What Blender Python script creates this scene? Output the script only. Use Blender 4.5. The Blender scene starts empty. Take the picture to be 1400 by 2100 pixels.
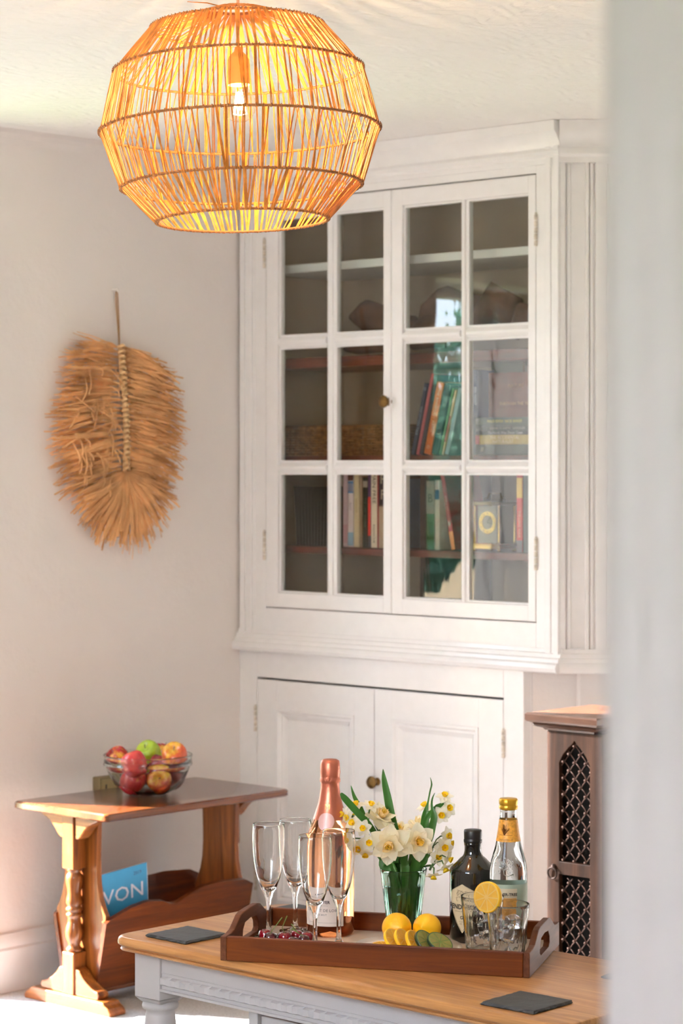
import bpy, bmesh, math, random
from mathutils import Vector, Matrix, Quaternion
from mathutils import noise as mnoise
random.seed(7)
D2R = math.radians
SC = bpy.context.scene
COL = SC.collection
F, HY, CXP, H = 4850.0, 957.0, 700.0, 1.4
TH = D2R(43)
C0 = Vector((-0.30, 6.96, 0))
E1 = Vector((math.cos(TH), -math.sin(TH), 0))
E2 = Vector((math.sin(TH), math.cos(TH), 0))

# ------------------------------------------------------------------ camera
cd = bpy.data.cameras.new('camera')
cam = bpy.data.objects.new('camera', cd)
COL.objects.link(cam)
cam.location = (0, 0, H)
cam.rotation_euler = (math.pi/2, 0, 0)
cd.sensor_fit = 'AUTO'
cd.sensor_width = 36
cd.lens = F/2100*36
cd.shift_y = -(1050-HY)/2100
cd.clip_start = 0.05
cd.clip_end = 200
cd.dof.use_dof = True
cd.dof.focus_distance = 4.22
cd.dof.aperture_fstop = 8.0
SC.camera = cam

# ------------------------------------------------------------------ world, sun, exposure
w = bpy.data.worlds.new('sky'); SC.world = w; w.use_nodes = True
nt = w.node_tree; nt.nodes.clear()
wo = nt.nodes.new('ShaderNodeOutputWorld'); bg = nt.nodes.new('ShaderNodeBackground')
tc = nt.nodes.new('ShaderNodeTexCoord'); sp = nt.nodes.new('ShaderNodeSeparateXYZ'); cr = nt.nodes.new('ShaderNodeValToRGB')
cr.color_ramp.elements[0].position = 0.0; cr.color_ramp.elements[0].color = (0.75, 0.87, 1.0, 1)
cr.color_ramp.elements[1].position = 0.7; cr.color_ramp.elements[1].color = (0.50, 0.70, 1.0, 1)
nt.links.new(tc.outputs['Generated'], sp.inputs[0]); nt.links.new(sp.outputs['Z'], cr.inputs[0])
nt.links.new(cr.outputs[0], bg.inputs[0]); nt.links.new(bg.outputs[0], wo.inputs[0])
bg.inputs[1].default_value = 9.0
sl = bpy.data.lights.new('sun', 'SUN'); sun = bpy.data.objects.new('sun', sl); COL.objects.link(sun)
sl.energy = 72; sl.angle = D2R(0.6); sl.color = (1.0, 0.985, 0.97)
_az, _el = D2R(28), D2R(23)
sdir = (E1*math.cos(_az)+E2*math.sin(_az))*math.cos(_el)+Vector((0, 0, -math.sin(_el)))
sun.rotation_euler = sdir.to_track_quat('-Z', 'Y').to_euler()
SC.view_settings.view_transform = 'Standard'
SC.view_settings.look = 'None'
SC.view_settings.gamma = 1
SC.view_settings.exposure = 0.74
SC.view_settings.use_curve_mapping = False
cy = SC.cycles
cy.max_bounces = 14; cy.diffuse_bounces = 6; cy.glossy_bounces = 6; cy.transmission_bounces = 14; cy.transparent_max_bounces = 24
cy.sample_clamp_indirect = 8; cy.sample_clamp_direct = 0
cy.use_denoising = True
cy.caustics_reflective = False; cy.caustics_refractive = True
cy.blur_glossy = 0.5

# ------------------------------------------------------------------ placing helpers
def RM(a, b, z=0.0):
    v = C0+E1*a+E2*b; v.z = z; return v
def P(px, py, Y):
    return Vector(((px-CXP)/F*Y, Y, H-(py-HY)*Y/F))
def pa(px, b=0.08):
    k = (px-CXP)/F; bx = C0.x+b*E2.x; by = C0.y+b*E2.y
    return (k*by-bx)/(E1.x-k*E1.y)
def wb(px, a0=0.0):
    k = (px-CXP)/F; bx = C0.x+a0*E1.x; by = C0.y+a0*E1.y
    return (k*by-bx)/(E2.x-k*E2.y)
RZ = -TH

# ------------------------------------------------------------------ materials
def lin(c):
    return tuple((x/12.92 if x <= .04045 else ((x+.055)/1.055)**2.4) for x in c[:3])+(1,)
def S(r, g, b): return lin((r/255, g/255, b/255))
_M = {}
def _new(name):
    m = bpy.data.materials.new(name); m.use_nodes = True
    nt = m.node_tree; nt.nodes.clear()
    o = nt.nodes.new('ShaderNodeOutputMaterial'); p = nt.nodes.new('ShaderNodeBsdfPrincipled')
    nt.links.new(p.outputs[0], o.inputs[0]); return m, nt, p, o
def _coord(nt, scale=(1, 1, 1), kind='Object'):
    t = nt.nodes.new('ShaderNodeTexCoord'); mp = nt.nodes.new('ShaderNodeMapping'); mp.inputs['Scale'].default_value = scale
    nt.links.new(t.outputs[kind], mp.inputs[0]); return mp.outputs[0]
def _noise(nt, vec, scale, detail=3, rough=.5, dist=0):
    n = nt.nodes.new('ShaderNodeTexNoise'); n.inputs['Scale'].default_value = scale; n.inputs['Detail'].default_value = detail
    n.inputs['Roughness'].default_value = rough; n.inputs['Distortion'].default_value = dist
    nt.links.new(vec, n.inputs['Vector']); return n.outputs['Fac']
def _ramp(nt, fac, stops):
    r = nt.nodes.new('ShaderNodeValToRGB'); e = r.color_ramp.elements
    while len(e) < len(stops): e.new(.5)
    for i, (p, c) in enumerate(stops): e[i].position = p; e[i].color = c
    nt.links.new(fac, r.inputs[0]); return r.outputs[0]
def _bump(nt, p, fac, strength, dist=.002):
    b = nt.nodes.new('ShaderNodeBump'); b.inputs['Strength'].default_value = strength; b.inputs['Distance'].default_value = dist
    nt.links.new(fac, b.inputs['Height']); nt.links.new(b.outputs[0], p.inputs['Normal'])
def mat(name, col, rough=.5, metal=0, var=0, vscale=20, bump=0, bscale=60, bdist=.002, coat=0, spec=.5, trans=0, emit=None, sheen=0, stretch=(1, 1, 1), sss=0):
    if name in _M: return _M[name]
    m, nt, p, o = _new(name)
    p.inputs['Base Color'].default_value = col; p.inputs['Roughness'].default_value = rough; p.inputs['Metallic'].default_value = metal
    p.inputs['Specular IOR Level'].default_value = spec
    v = _coord(nt, stretch)
    if var:
        f = _noise(nt, v, vscale, 4)
        a = tuple(min(1, c*(1-var)) for c in col[:3])+(1,); b = tuple(min(1, c*(1+var)) for c in col[:3])+(1,)
        nt.links.new(_ramp(nt, f, [(.3, a), (.7, b)]), p.inputs['Base Color'])
    else:
        f = _noise(nt, v, 30, 2)
        a = tuple(c*.97 for c in col[:3])+(1,)
        nt.links.new(_ramp(nt, f, [(.3, a), (.7, col)]), p.inputs['Base Color'])
    if bump: _bump(nt, p, _noise(nt, v, bscale, 5, .6), bump, bdist)
    if coat: p.inputs['Coat Weight'].default_value = coat; p.inputs['Coat Roughness'].default_value = .08
    if sss: p.inputs['Subsurface Weight'].default_value = sss; p.inputs['Subsurface Scale'].default_value = .01
    if emit:
        p.inputs['Emission Color'].default_value = emit[0]; p.inputs['Emission Strength'].default_value = emit[1]
    if trans:
        tr = nt.nodes.new('ShaderNodeBsdfTranslucent'); tr.inputs[0].default_value = col
        mx = nt.nodes.new('ShaderNodeMixShader'); mx.inputs[0].default_value = trans
        nt.links.new(p.outputs[0], mx.inputs[1]); nt.links.new(tr.outputs[0], mx.inputs[2]); nt.links.new(mx.outputs[0], o.inputs[0])
    _M[name] = m; return m
def wood(name, c1, c2, c3=None, axis='x', rough=.35, scale=1.0, coat=.3, bump=.15, spec=.5):
    if name in _M: return _M[name]
    m, nt, p, o = _new(name)
    s = {'x': (1.6, 22, 22), 'y': (22, 1.6, 22), 'z': (22, 22, 1.6)}[axis]
    v = _coord(nt, tuple(q*scale for q in s))
    f = _noise(nt, v, 1.6, 6, .62, 1.4)
    st = [(.28, c1), (.55, c2), (.75, c3 or c2)]
    colr = _ramp(nt, f, st)
    v2 = _coord(nt, tuple(q*scale*7 for q in (s[0]*.35, s[1], s[2])) if axis == 'x' else tuple(q*scale*7 for q in s))
    f2 = _noise(nt, v2, 1.3, 3, .6)
    mx = nt.nodes.new('ShaderNodeMixRGB'); mx.blend_type = 'MULTIPLY'; mx.inputs[0].default_value = .45
    nt.links.new(colr, mx.inputs[1]); nt.links.new(_ramp(nt, f2, [(.35, (.62, .55, .5, 1)), (.6, (1, 1, 1, 1))]), mx.inputs[2])
    nt.links.new(mx.outputs[0], p.inputs['Base Color'])
    p.inputs['Roughness'].default_value = rough; p.inputs['Coat Weight'].default_value = coat; p.inputs['Coat Roughness'].default_value = .15; p.inputs['Specular IOR Level'].default_value = spec
    _bump(nt, p, f2, bump, .0008)
    _M[name] = m; return m
def glass(name, col=(1, 1, 1, 1), ior=1.5, rough=0.0, wav=0):
    if name in _M: return _M[name]
    m = bpy.data.materials.new(name); m.use_nodes = True; nt = m.node_tree; nt.nodes.clear()
    o = nt.nodes.new('ShaderNodeOutputMaterial'); g = nt.nodes.new('ShaderNodeBsdfGlass')
    g.inputs['Color'].default_value = col; g.inputs['IOR'].default_value = ior; g.inputs['Roughness'].default_value = rough
    nt.links.new(g.outputs[0], o.inputs[0])
    if wav:
        _bump(nt, g, _noise(nt, _coord(nt), 60, 3), wav, .002)
    _M[name] = m; return m
def thin_glass(name, col=(1, 1, 1, 1), ior=1.5, wav=0, refl=1.0, wscale=(6, 6, 3)):
    """thin clear sheet: straight-through transmission and mirror reflection by Fresnel"""
    if name in _M: return _M[name]
    m = bpy.data.materials.new(name); m.use_nodes = True; nt = m.node_tree; nt.nodes.clear()
    o = nt.nodes.new('ShaderNodeOutputMaterial'); t = nt.nodes.new('ShaderNodeBsdfTransparent'); g = nt.nodes.new('ShaderNodeBsdfGlossy')
    g.inputs['Roughness'].default_value = 0.0; t.inputs[0].default_value = col
    f0 = ((ior-1)/(ior+1))**2*refl
    lw = nt.nodes.new('ShaderNodeLayerWeight'); lw.inputs[0].default_value = .5
    fr = nt.nodes.new('ShaderNodeMath'); fr.operation = 'POWER'; fr.inputs[1].default_value = 5; nt.links.new(lw.outputs['Facing'], fr.inputs[0])
    ml = nt.nodes.new('ShaderNodeMath'); ml.operation = 'MULTIPLY_ADD'; ml.inputs[1].default_value = .9; ml.inputs[2].default_value = f0; ml.use_clamp = True
    mx = nt.nodes.new('ShaderNodeMixShader')
    nt.links.new(fr.outputs[0], ml.inputs[0]); nt.links.new(ml.outputs[0], mx.inputs[0])
    nt.links.new(t.outputs[0], mx.inputs[1]); nt.links.new(g.outputs[0], mx.inputs[2]); nt.links.new(mx.outputs[0], o.inputs[0])
    if wav:
        b = nt.nodes.new('ShaderNodeBump'); b.inputs['Strength'].default_value = 1; b.inputs['Distance'].default_value = wav
        nt.links.new(_noise(nt, _coord(nt, wscale), 1.0, 3, .5, .6), b.inputs['Height']); nt.links.new(b.outputs[0], g.inputs['Normal'])
    _M[name] = m; return m

# ------------------------------------------------------------------ mesh helpers
class MB:
    def __init__(s): s.v = []; s.f = []; s.m = Matrix.Identity(4)
    def add(s, vs, fs):
        n = len(s.v); s.v += [tuple(s.m @ Vector(q)) for q in vs]; s.f += [tuple(i+n for i in f) for f in fs]; return s
    def box(s, x0, x1, y0, y1, z0, z1):
        return s.add([(x0, y0, z0), (x1, y0, z0), (x1, y1, z0), (x0, y1, z0), (x0, y0, z1), (x1, y0, z1), (x1, y1, z1), (x0, y1, z1)],
                     [(3, 2, 1, 0), (4, 5, 6, 7), (0, 1, 5, 4), (1, 2, 6, 5), (2, 3, 7, 6), (3, 0, 4, 7)])
    def lathe(s, prof, n=32, flute=None, cap=True):
        vs = []; fs = []
        for (r, z) in prof:
            for i in range(n):
                a = 2*math.pi*i/n; rr = r
                if flute: rr = r*(1+flute(a, z))
                vs.append((rr*math.cos(a), rr*math.sin(a), z))
        for j in range(len(prof)-1):
            for i in range(n):
                k = (i+1) % n; fs.append((j*n+i, j*n+k, (j+1)*n+k, (j+1)*n+i))
        if cap:
            if prof[0][0] > 1e-6: fs.append(tuple(range(n))[::-1])
            if prof[-1][0] > 1e-6: fs.append(tuple(range((len(prof)-1)*n, len(prof)*n)))
        return s.add(vs, fs)
    def tube(s, pts, r, n=6, closed=False, flat=1.0):
        pts = [Vector(p) for p in pts]; vs = []; fs = []; L = len(pts)
        up = None
        for i, p in enumerate(pts):
            if closed: t = pts[(i+1) % L]-pts[i-1]
            else: t = pts[min(i+1, L-1)]-pts[max(i-1, 0)]
            t.normalize()
            if up is None: up = Vector((0, 0, 1)) if abs(t.z) < .9 else Vector((1, 0, 0))
            x = t.cross(up)
            if x.length < 1e-6: x = t.cross(Vector((0, 1, 0)))
            x.normalize(); y = x.cross(t); y.normalize(); up = y
            rr = r[i] if isinstance(r, (list, tuple)) else r
            for k in range(n):
                a = 2*math.pi*k/n; vs.append(p+x*math.cos(a)*rr+y*math.sin(a)*rr*flat)
        for i in range(L if closed else L-1):
            j = (i+1) % L
            for k in range(n): fs.append((i*n+k, i*n+(k+1) % n, j*n+(k+1) % n, j*n+k))
        if not closed: fs.append(tuple(range(n))[::-1]); fs.append(tuple(range((L-1)*n, L*n)))
        return s.add(vs, fs)
    def prism(s, poly, t0, t1, axis='y'):
        """extrude a 2-D polygon (u,v) between t0 and t1 along axis; y: (u,t,v), x: (t,u,v), z: (u,v,t)"""
        f = {'y': lambda u, v, t: (u, t, v), 'x': lambda u, v, t: (t, u, v), 'z': lambda u, v, t: (u, v, t)}[axis]
        n = len(poly); vs = [f(u, v, t0) for u, v in poly]+[f(u, v, t1) for u, v in poly]
        fs = [tuple(range(n)), tuple(range(2*n-1, n-1, -1))]+[(i, i+n, (i+1) % n+n, (i+1) % n) for i in range(n)]
        return s.add(vs, fs)
    def grid(s, nu, nv, fn, wrap=False):
        vs = [fn(i/(nu-1), j/(nv-1)) for j in range(nv) for i in range(nu)]
        fs = [(j*nu+i, j*nu+i+1, (j+1)*nu+i+1, (j+1)*nu+i) for j in range(nv-1) for i in range(nu-1)]
        return s.add(vs, fs)
    def mesh(s, name, m, smooth=False, recalc=True):
        me = bpy.data.meshes.new(name); me.from_pydata(s.v, [], s.f)
        if recalc:
            b = bmesh.new(); b.from_mesh(me); bmesh.ops.recalc_face_normals(b, faces=b.faces); b.to_mesh(me); b.free()
        if m: me.materials.append(m)
        if smooth:
            me.polygons.foreach_set('use_smooth', [True]*len(me.polygons))
        me.update(); return me
    def obj(s, name, m, parent=None, smooth=False, bevel=0, loc=(0, 0, 0), rot=(0, 0, 0), recalc=True, sub=0, angle=None):
        me = s.mesh(name, m, smooth or bool(angle), recalc)
        if angle: me.set_sharp_from_angle(angle=D2R(angle))
        o = bpy.data.objects.new(name, me); COL.objects.link(o); o.location = loc; o.rotation_euler = rot
        if parent: o.parent = parent
        if bevel:
            bm = o.modifiers.new('bevel', 'BEVEL'); bm.width = bevel; bm.segments = 2; bm.limit_method = 'ANGLE'; bm.angle_limit = D2R(40)
        if sub:
            sm = o.modifiers.new('sub', 'SUBSURF'); sm.levels = sub; sm.render_levels = sub
        return o
def thing(name, label, cat, loc=(0, 0, 0), rotz=0, group=None):
    o = bpy.data.objects.new(name, None); COL.objects.link(o); o.location = loc; o.rotation_euler = (0, 0, rotz)
    o.empty_display_size = .05
    return tag(o, label, cat, group)
def tag(o, label, cat, group=None):
    o['label'] = label; o['category'] = cat
    if group: o['group'] = group
    return o
def struct(o, label=None):
    o['kind'] = 'structure'
    if label: o['label'] = label
    return o
def inst(src, parent, loc=(0, 0, 0), rot=None, scale=None, mtx=None):
    o = src.copy(); COL.objects.link(o); o.parent = parent
    if mtx is not None: o.matrix_local = mtx
    else:
        o.location = loc
        if rot is not None: o.rotation_euler = rot
        if scale is not None: o.scale = scale
    return o
def text_mesh(s, size, m, extrude=.0002, font=None, spacing=1.0, ax='CENTER', bold=0):
    c = bpy.data.curves.new('lettering', 'FONT'); c.body = s; c.size = size; c.extrude = extrude; c.align_x = ax; c.align_y = 'CENTER'
    c.space_character = spacing; c.resolution_u = 2; c.offset = bold
    t = bpy.data.objects.new('t', c); COL.objects.link(t)
    dg = bpy.context.evaluated_depsgraph_get()
    me = bpy.data.meshes.new_from_object(t.evaluated_get(dg)); bpy.data.objects.remove(t)
    me.materials.clear(); me.materials.append(m); me.name = 'lettering'; return me
def text(s, size, m, parent, mtx, **k):
    me = text_mesh(s, size, m, **k); o = bpy.data.objects.new('lettering', me); COL.objects.link(o); o.parent = parent; o.matrix_local = mtx; return o
def text_wrap(s, size, m, parent, R, ang, z, **k):
    me = text_mesh(s, size, m, extrude=0, **k)
    rf = R if callable(R) else (lambda q: R)
    for v in me.vertices:
        zz = z+v.co.y; r = rf(zz); a = ang+v.co.x/r; v.co = ((r)*math.sin(a), -(r)*math.cos(a), zz)
    o = bpy.data.objects.new('lettering', me); COL.objects.link(o); o.parent = parent; return o
def wrap_label(mb, R, ang, zs, wf, n=14):
    """label skin on a body of revolution: half-width wf(z) in metres, R(z) radius"""
    def fn(u, v):
        z = zs[0]+(zs[1]-zs[0])*v; r = R(z) if callable(R) else R; a = ang+(u*2-1)*wf(z)/r
        return (r*math.sin(a), -r*math.cos(a), z)
    return mb.grid(n, max(4, int(n*1.5)), fn)
def Mx(loc=(0, 0, 0), rx=0, ry=0, rz=0):
    return Matrix.Translation(loc) @ Matrix.Rotation(rz, 4, 'Z') @ Matrix.Rotation(ry, 4, 'Y') @ Matrix.Rotation(rx, 4, 'X')
def basis(loc, nrm, spin=0):
    q = Vector(nrm).normalized().to_track_quat('Z', 'Y')
    return Matrix.Translation(loc) @ q.to_matrix().to_4x4() @ Matrix.Rotation(spin, 4, 'Z')
def interp(tab, z):
    if z <= tab[0][0]: return tab[0][1]
    for (a, b), (c, d) in zip(tab, tab[1:]):
        if z <= c: return b+(d-b)*(z-a)/(c-a)
    return tab[-1][1]

# ------------------------------------------------------------------ base palette
PLASTER = mat('wall_plaster', S(226, 220, 216), .8, bump=.35, bscale=9, bdist=.012, var=.02, vscale=3)
CEIL = None
def ceiling_mat():
    m, nt, p, o = _new('ceiling_plaster')
    p.inputs['Base Color'].default_value = S(246, 243, 240); p.inputs['Roughness'].default_value = .75
    v = _coord(nt, (1, 1, 1))
    w1 = nt.nodes.new('ShaderNodeTexWave'); w1.inputs['Scale'].default_value = 9; w1.inputs['Distortion'].default_value = 14
    w1.inputs['Detail'].default_value = 4; w1.inputs['Detail Scale'].default_value = .8; nt.links.new(v, w1.inputs[0])
    n = _noise(nt, v, 40, 5, .65, .8)
    a = nt.nodes.new('ShaderNodeMath'); a.operation = 'ADD'; nt.links.new(w1.outputs['Fac'], a.inputs[0]); nt.links.new(n, a.inputs[1])
    _bump(nt, p, a.outputs[0], .5, .0035); return m
CEIL = ceiling_mat()
GLOSSW = mat('white_gloss_paint', S(240, 239, 239), .32, bump=.18, bscale=14, bdist=.003, coat=.25)
BRASS = mat('aged_brass', S(120, 92, 52), .35, metal=.9, var=.35, vscale=60)
HINGE = mat('chipped_painted_hinge', S(205, 196, 182), .5, var=.3, vscale=90)
GAPSHADE = mat('gap_shade', S(60, 70, 64), .9)
INNER = mat('taupe_cupboard_paint', S(200, 182, 162), .7, var=.05, vscale=6)
REDWOOD = wood('red_brown_shelf', S(70, 30, 22), S(112, 52, 38), S(132, 66, 48), 'x', .4)
def carpet_mat():
    m, nt, p, o = _new('beige_carpet')
    v = _coord(nt); f = _noise(nt, v, 160, 4, .7)
    nt.links.new(_ramp(nt, f, [(.3, S(174, 168, 162)), (.7, S(216, 212, 208))]), p.inputs['Base Color'])
    p.inputs['Roughness'].default_value = .95; p.inputs['Specular IOR Level'].default_value = .1; _bump(nt, p, f, .8, .006); return m
CARPET = carpet_mat()

# ================================================================== SETTING
def room(name, mb, m, **k): return struct(mb.obj(name, m, loc=C0, rot=(0, 0, RZ), **k))
ZC = 2.30
room('floor', MB().box(-.35, 6.6, -4.09, .7, -.06, 0).box(3.3, 6.6, -6.3, -4.09, -.06, 0), CARPET)
room('ceiling', MB().box(-.35, 6.6, -4.09, .7, ZC, ZC+.1).box(3.3, 6.6, -6.3, -4.09, ZC, ZC+.1), CEIL)
W0, W1, WT = -.985, -2.25, 2.02           # garden door opening in the left wall
mb = MB().box(-.35, 0, W0, .7, 0, ZC).box(-.35, 0, -4.08, W1, 0, ZC).box(-.35, 0, W1, W0, WT, ZC)
room('wall_left', mb, PLASTER)
# coved join between the left wall and the ceiling
cv = [(0, ZC-.035), (.004, ZC-.02), (.012, ZC-.009), (.026, ZC-.002), (.04, ZC+.001), (-.01, ZC+.001), (-.01, ZC-.035)]
room('trim_1', MB().prism([(u, v) for u, v in cv], -3.8, .02), PLASTER, smooth=False)
bb = [(0, 0), (.022, 0), (.022, .112), (.017, .118), (.017, .135), (.012, .146), (.008, .153), (0, .153)]
room('baseboard_left', MB().prism(bb, W0, .0), GLOSSW, angle=30)
room('wall_back', MB().box(0, 1.30, .44, .56, 0, ZC).box(1.30, 6.6, .18, .34, 0, ZC), PLASTER)
room('wall_right', MB().box(6.4, 6.6, -6.2, .7, 0, ZC), PLASTER)
# near wall with the doorway the room is seen through, and an unseen window added for front light
NB = -4.1
mb = MB().box(0, 2.2, NB+.02, NB+.3, 0, ZC).box(2.2, 3.1, NB+.02, NB+.3, 0, .9).box(2.2, 3.1, NB+.02, NB+.3, 1.9, ZC).box(3.1, 3.50, NB+.02, NB+.3, 0, ZC)
mb.box(3.50, 4.40, NB+.02, NB+.14, 2.28, ZC).box(4.40, 6.4, NB+.02, NB+.14, 0, ZC)
room('wall_near', mb, PLASTER)
room('wall_hall', MB().box(3.3, 3.42, -6.15, NB+.02, 0, ZC).box(3.3, 6.4, -6.3, -6.15, 0, .9).box(3.3, 6.4, -6.3, -6.15, 1.7, ZC).box(3.3, 3.8, -6.3, -6.15, .9, 1.7).box(4.7, 6.4, -6.3, -6.15, .9, 1.7), PLASTER)  # unseen hall added to dim the door casing, end opening sized for its light
ARCH = mat('door_casing_paint', S(218, 202, 204), .45)
cas = [(4.3845, NB+.02), (4.3845, NB-.004), (4.3895, NB-.010), (4.3995, NB-.012), (4.4075, NB-.008), (4.4155, NB-.004), (4.4255, NB-.004), (4.4375, NB-.010), (4.4575, NB-.016), (4.4975, NB-.016), (4.4975, NB+.02)]
room('door_1', MB().prism(cas, 0, 2.28, 'z').box(4.3845, 4.4375, NB+.02, NB+.14, 0, 2.28), ARCH, angle=50)
# lower plaster wall to the right of the cupboard (faces the camera) - wall behind the slim cabinet
struct(MB().box(.487, 1.05, 6.262, 6.40, 0, .89).box(.622, 1.05, 6.245, 6.262, 0, .89).obj('wall_corner', PLASTER, bevel=.008))
# garden door in the left wall: frame only where the curtain leaves it clear
dw = room('window_1', MB().box(-.20, -.14, W0-.045, W0, 0, WT).box(-.20, -.14, W1, W1+.05, 0, WT).box(-.20, -.14, W1, W0, WT-.05, WT), GLOSSW, bevel=.003)
room('added_window', MB().box(2.2, 3.1, NB+.10, NB+.15, .9, .95).box(2.2, 3.1, NB+.10, NB+.15, 1.85, 1.9).box(2.2, 2.26, NB+.10, NB+.15, .9, 1.9).box(3.04, 3.1, NB+.10, NB+.15, .9, 1.9), GLOSSW, bevel=.003)  # frame of the unseen window added to brighten surfaces facing the near side
GRASS = mat('lawn_grass', S(96, 120, 58), .9, var=.3, vscale=4)
room('ground', MB().box(-40, -.36, -30, 12, -.4, -.12).box(6.7, 40, -30, 12, -.4, -.12).box(-.36, 6.7, -30, -6.3, -.4, -.12), GRASS)

# ================================================================== GARDEN (seen in the glass of the cupboard)
SHEER = mat('sheer_curtain_cloth', S(186, 182, 182), .9, trans=.15)
_n = SHEER.node_tree; _o = [q for q in _n.nodes if q.type == 'OUTPUT_MATERIAL'][0]; _s = _o.inputs[0].links[0].from_socket
_t = _n.nodes.new('ShaderNodeBsdfTransparent'); _x = _n.nodes.new('ShaderNodeMixShader'); _x.inputs[0].default_value = .10
_n.links.new(_s, _x.inputs[1]); _n.links.new(_t.outputs[0], _x.inputs[2]); _n.links.new(_x.outputs[0], _o.inputs[0])
cur = MB().grid(160, 3, lambda u, v: (-.06+.045*math.sin(u*58)+.01*math.sin(u*23+1), -1.285-.93*u-.008*math.sin(u*116), .02+1.98*v)).obj('sheer_curtain', SHEER, loc=C0, rot=(0, 0, RZ), smooth=True, recalc=False)
tag(cur, 'white sheer curtain hanging in folds across the garden door', 'curtain')
LEAFM = mat('hedge_leaf', S(100, 136, 116), .6, var=.45, vscale=2.5, trans=.5)
rr = random.Random(3)
def bush(a, b, w_, d_, h_, label):
    mb = MB()
    for i in range(5200):
        u, v, t = rr.uniform(-1, 1), rr.uniform(-1, 1), rr.random()
        q = (1-t**3)**.5*(.75+.25*rr.random())
        p = Vector((u*d_/2*q, v*w_/2, t*h_*(.85+.15*math.sin(v*7))))
        e = Vector((rr.uniform(-1, 1), rr.uniform(-1, 1), rr.uniform(-1, 1))).normalized()*.075
        f = e.cross(Vector((rr.uniform(-1, 1), rr.uniform(-1, 1), 1))).normalized()*.042
        mb.add([p-e, p+f, p+e, p-f], [(0, 1, 2, 3)])
    o = mb.obj('garden_shrub', LEAFM, loc=RM(a, b, -.12), rot=(0, 0, RZ), recalc=False)
    tag(o, label, 'shrub')
bush(-3.7, -6.0, 2.5, 1.3, 2.35, 'dense green shrub outside the garden door beyond the low wall')
bush(-5.6, -1.2, 2.2, 1.2, 2.3, 'small green shrub outside far to the left of the low garden wall')
bush(-6.8, -9.6, 4.2, 1.6, 3.4, 'tall green shrub at the far end of the garden')
WALLST = mat('cream_rendered_stone', S(214, 190, 158), .9, bump=.6, bscale=6, bdist=.03)  # even cream render, the stone's own colour
gw = MB().grid(40, 9, lambda u, v: (-1.35+.12*math.sin(v*math.pi*.5+.0)+.0+.02*math.sin(u*9), -2.06-1.5*u, -.12+(1.06+.05*math.sin(u*11)+.03*math.sin(u*23))*math.sin(v*math.pi/2)**.8))
gw.grid(40, 9, lambda u, v: (-1.05-.18*math.sin(v*math.pi*.5)+.02*math.sin(u*9), -2.06-1.5*u, -.12+(1.06+.05*math.sin(u*11)+.03*math.sin(u*23))*math.sin(v*math.pi/2)**.8))
g = gw.obj('added_garden_wall', WALLST, loc=C0, rot=(0, 0, RZ), smooth=True, recalc=False); tag(g, 'low rounded cream wall added outside the garden door for its reflection', 'wall')  # out-of-view wall added to give a cream shape in the cupboard glass

# ================================================================== CUPBOARD
cup = thing('fitted_cupboard', 'tall white fitted cupboard with glazed upper doors and panelled lower doors', 'cupboard', C0, RZ)
ZT, ZU, ZL = 2.29, .905, .863
d = .03
DA0, DA1, DZ0, DZ1, DM = .109, 1.108, .990, 2.170, .598      # upper door opening
# upper face frame
ff = MB().box(.012, DA0, 0, d, ZU, ZT).box(DA1, 1.19, 0, d, ZU, ZT).box(DA0, DA1, 0, d, DZ1, ZT).box(DA0, DA1, 0, d, ZU, DZ0)
ff.obj('upper_frame', GLOSSW, cup, bevel=.0015)
# raised edge mouldings on the outer stiles
for x0, s in ((.012, 1), (1.19, -1)):
    mbx = MB()
    for (o0, o1, y) in ((0, .018, -.012), (.018, .028, -.006), (.028, .046, -.009), (.046, .054, -.003)):
        a0, a1 = sorted((x0+s*o0, x0+s*o1)); mbx.box(a0, a1, y, .001, ZU, 2.235)
    mbx.obj('stile_moulding', GLOSSW, cup, bevel=.002)
# cornice at the ceiling, waist moulding
cor = [(0.001, 2.16+.03), (-.006, 2.19), (-.006, 2.205), (-.014, 2.212), (-.014, 2.222), (-.006, 2.232), (-.010, 2.245), (-.022, 2.262), (-.032, 2.272), (-.034, 2.299), (.03, 2.299), (.03, 2.19)]
def mould(prof, a0, a1, name):
    MB().prism([(y, z) for y, z in prof], a0, a1, 'x').obj(name, GLOSSW, cup, angle=35)
mould(cor, 0.0, 1.192, 'cornice')
wst = [(.03, .925), (-.004, .925), (-.006, .915), (-.012, .912), (-.013, .903), (-.020, .899), (-.022, .891), (-.030, .886), (-.034, .876), (-.030, .866), (-.018, .862), (.03, .862)]
mould(wst, -.018, 1.197, 'waist_moulding')
# lower frame
LA0, LA1, LZ, LM = .072, .998, .786, .535
MB().box(0, LA0, 0, d, 0, ZL).box(LA1, 1.066, 0, d, 0, ZL).box(LA0, LA1, 0, d, LZ, ZL).box(LA0, LA1, 0, d, 0, .07).box(1.048, 1.066, d, .07, 0, ZL).obj('lower_frame', GLOSSW, cup, bevel=.0015)
MB().box(.06, 1.04, .34, .36, .02, .84).box(LA0, LA1, d+.012, d+.016, .05, .80).obj('back_and_gap_shade', GAPSHADE, cup)  # dark sheet close behind the doors puts shade into their gaps
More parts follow.
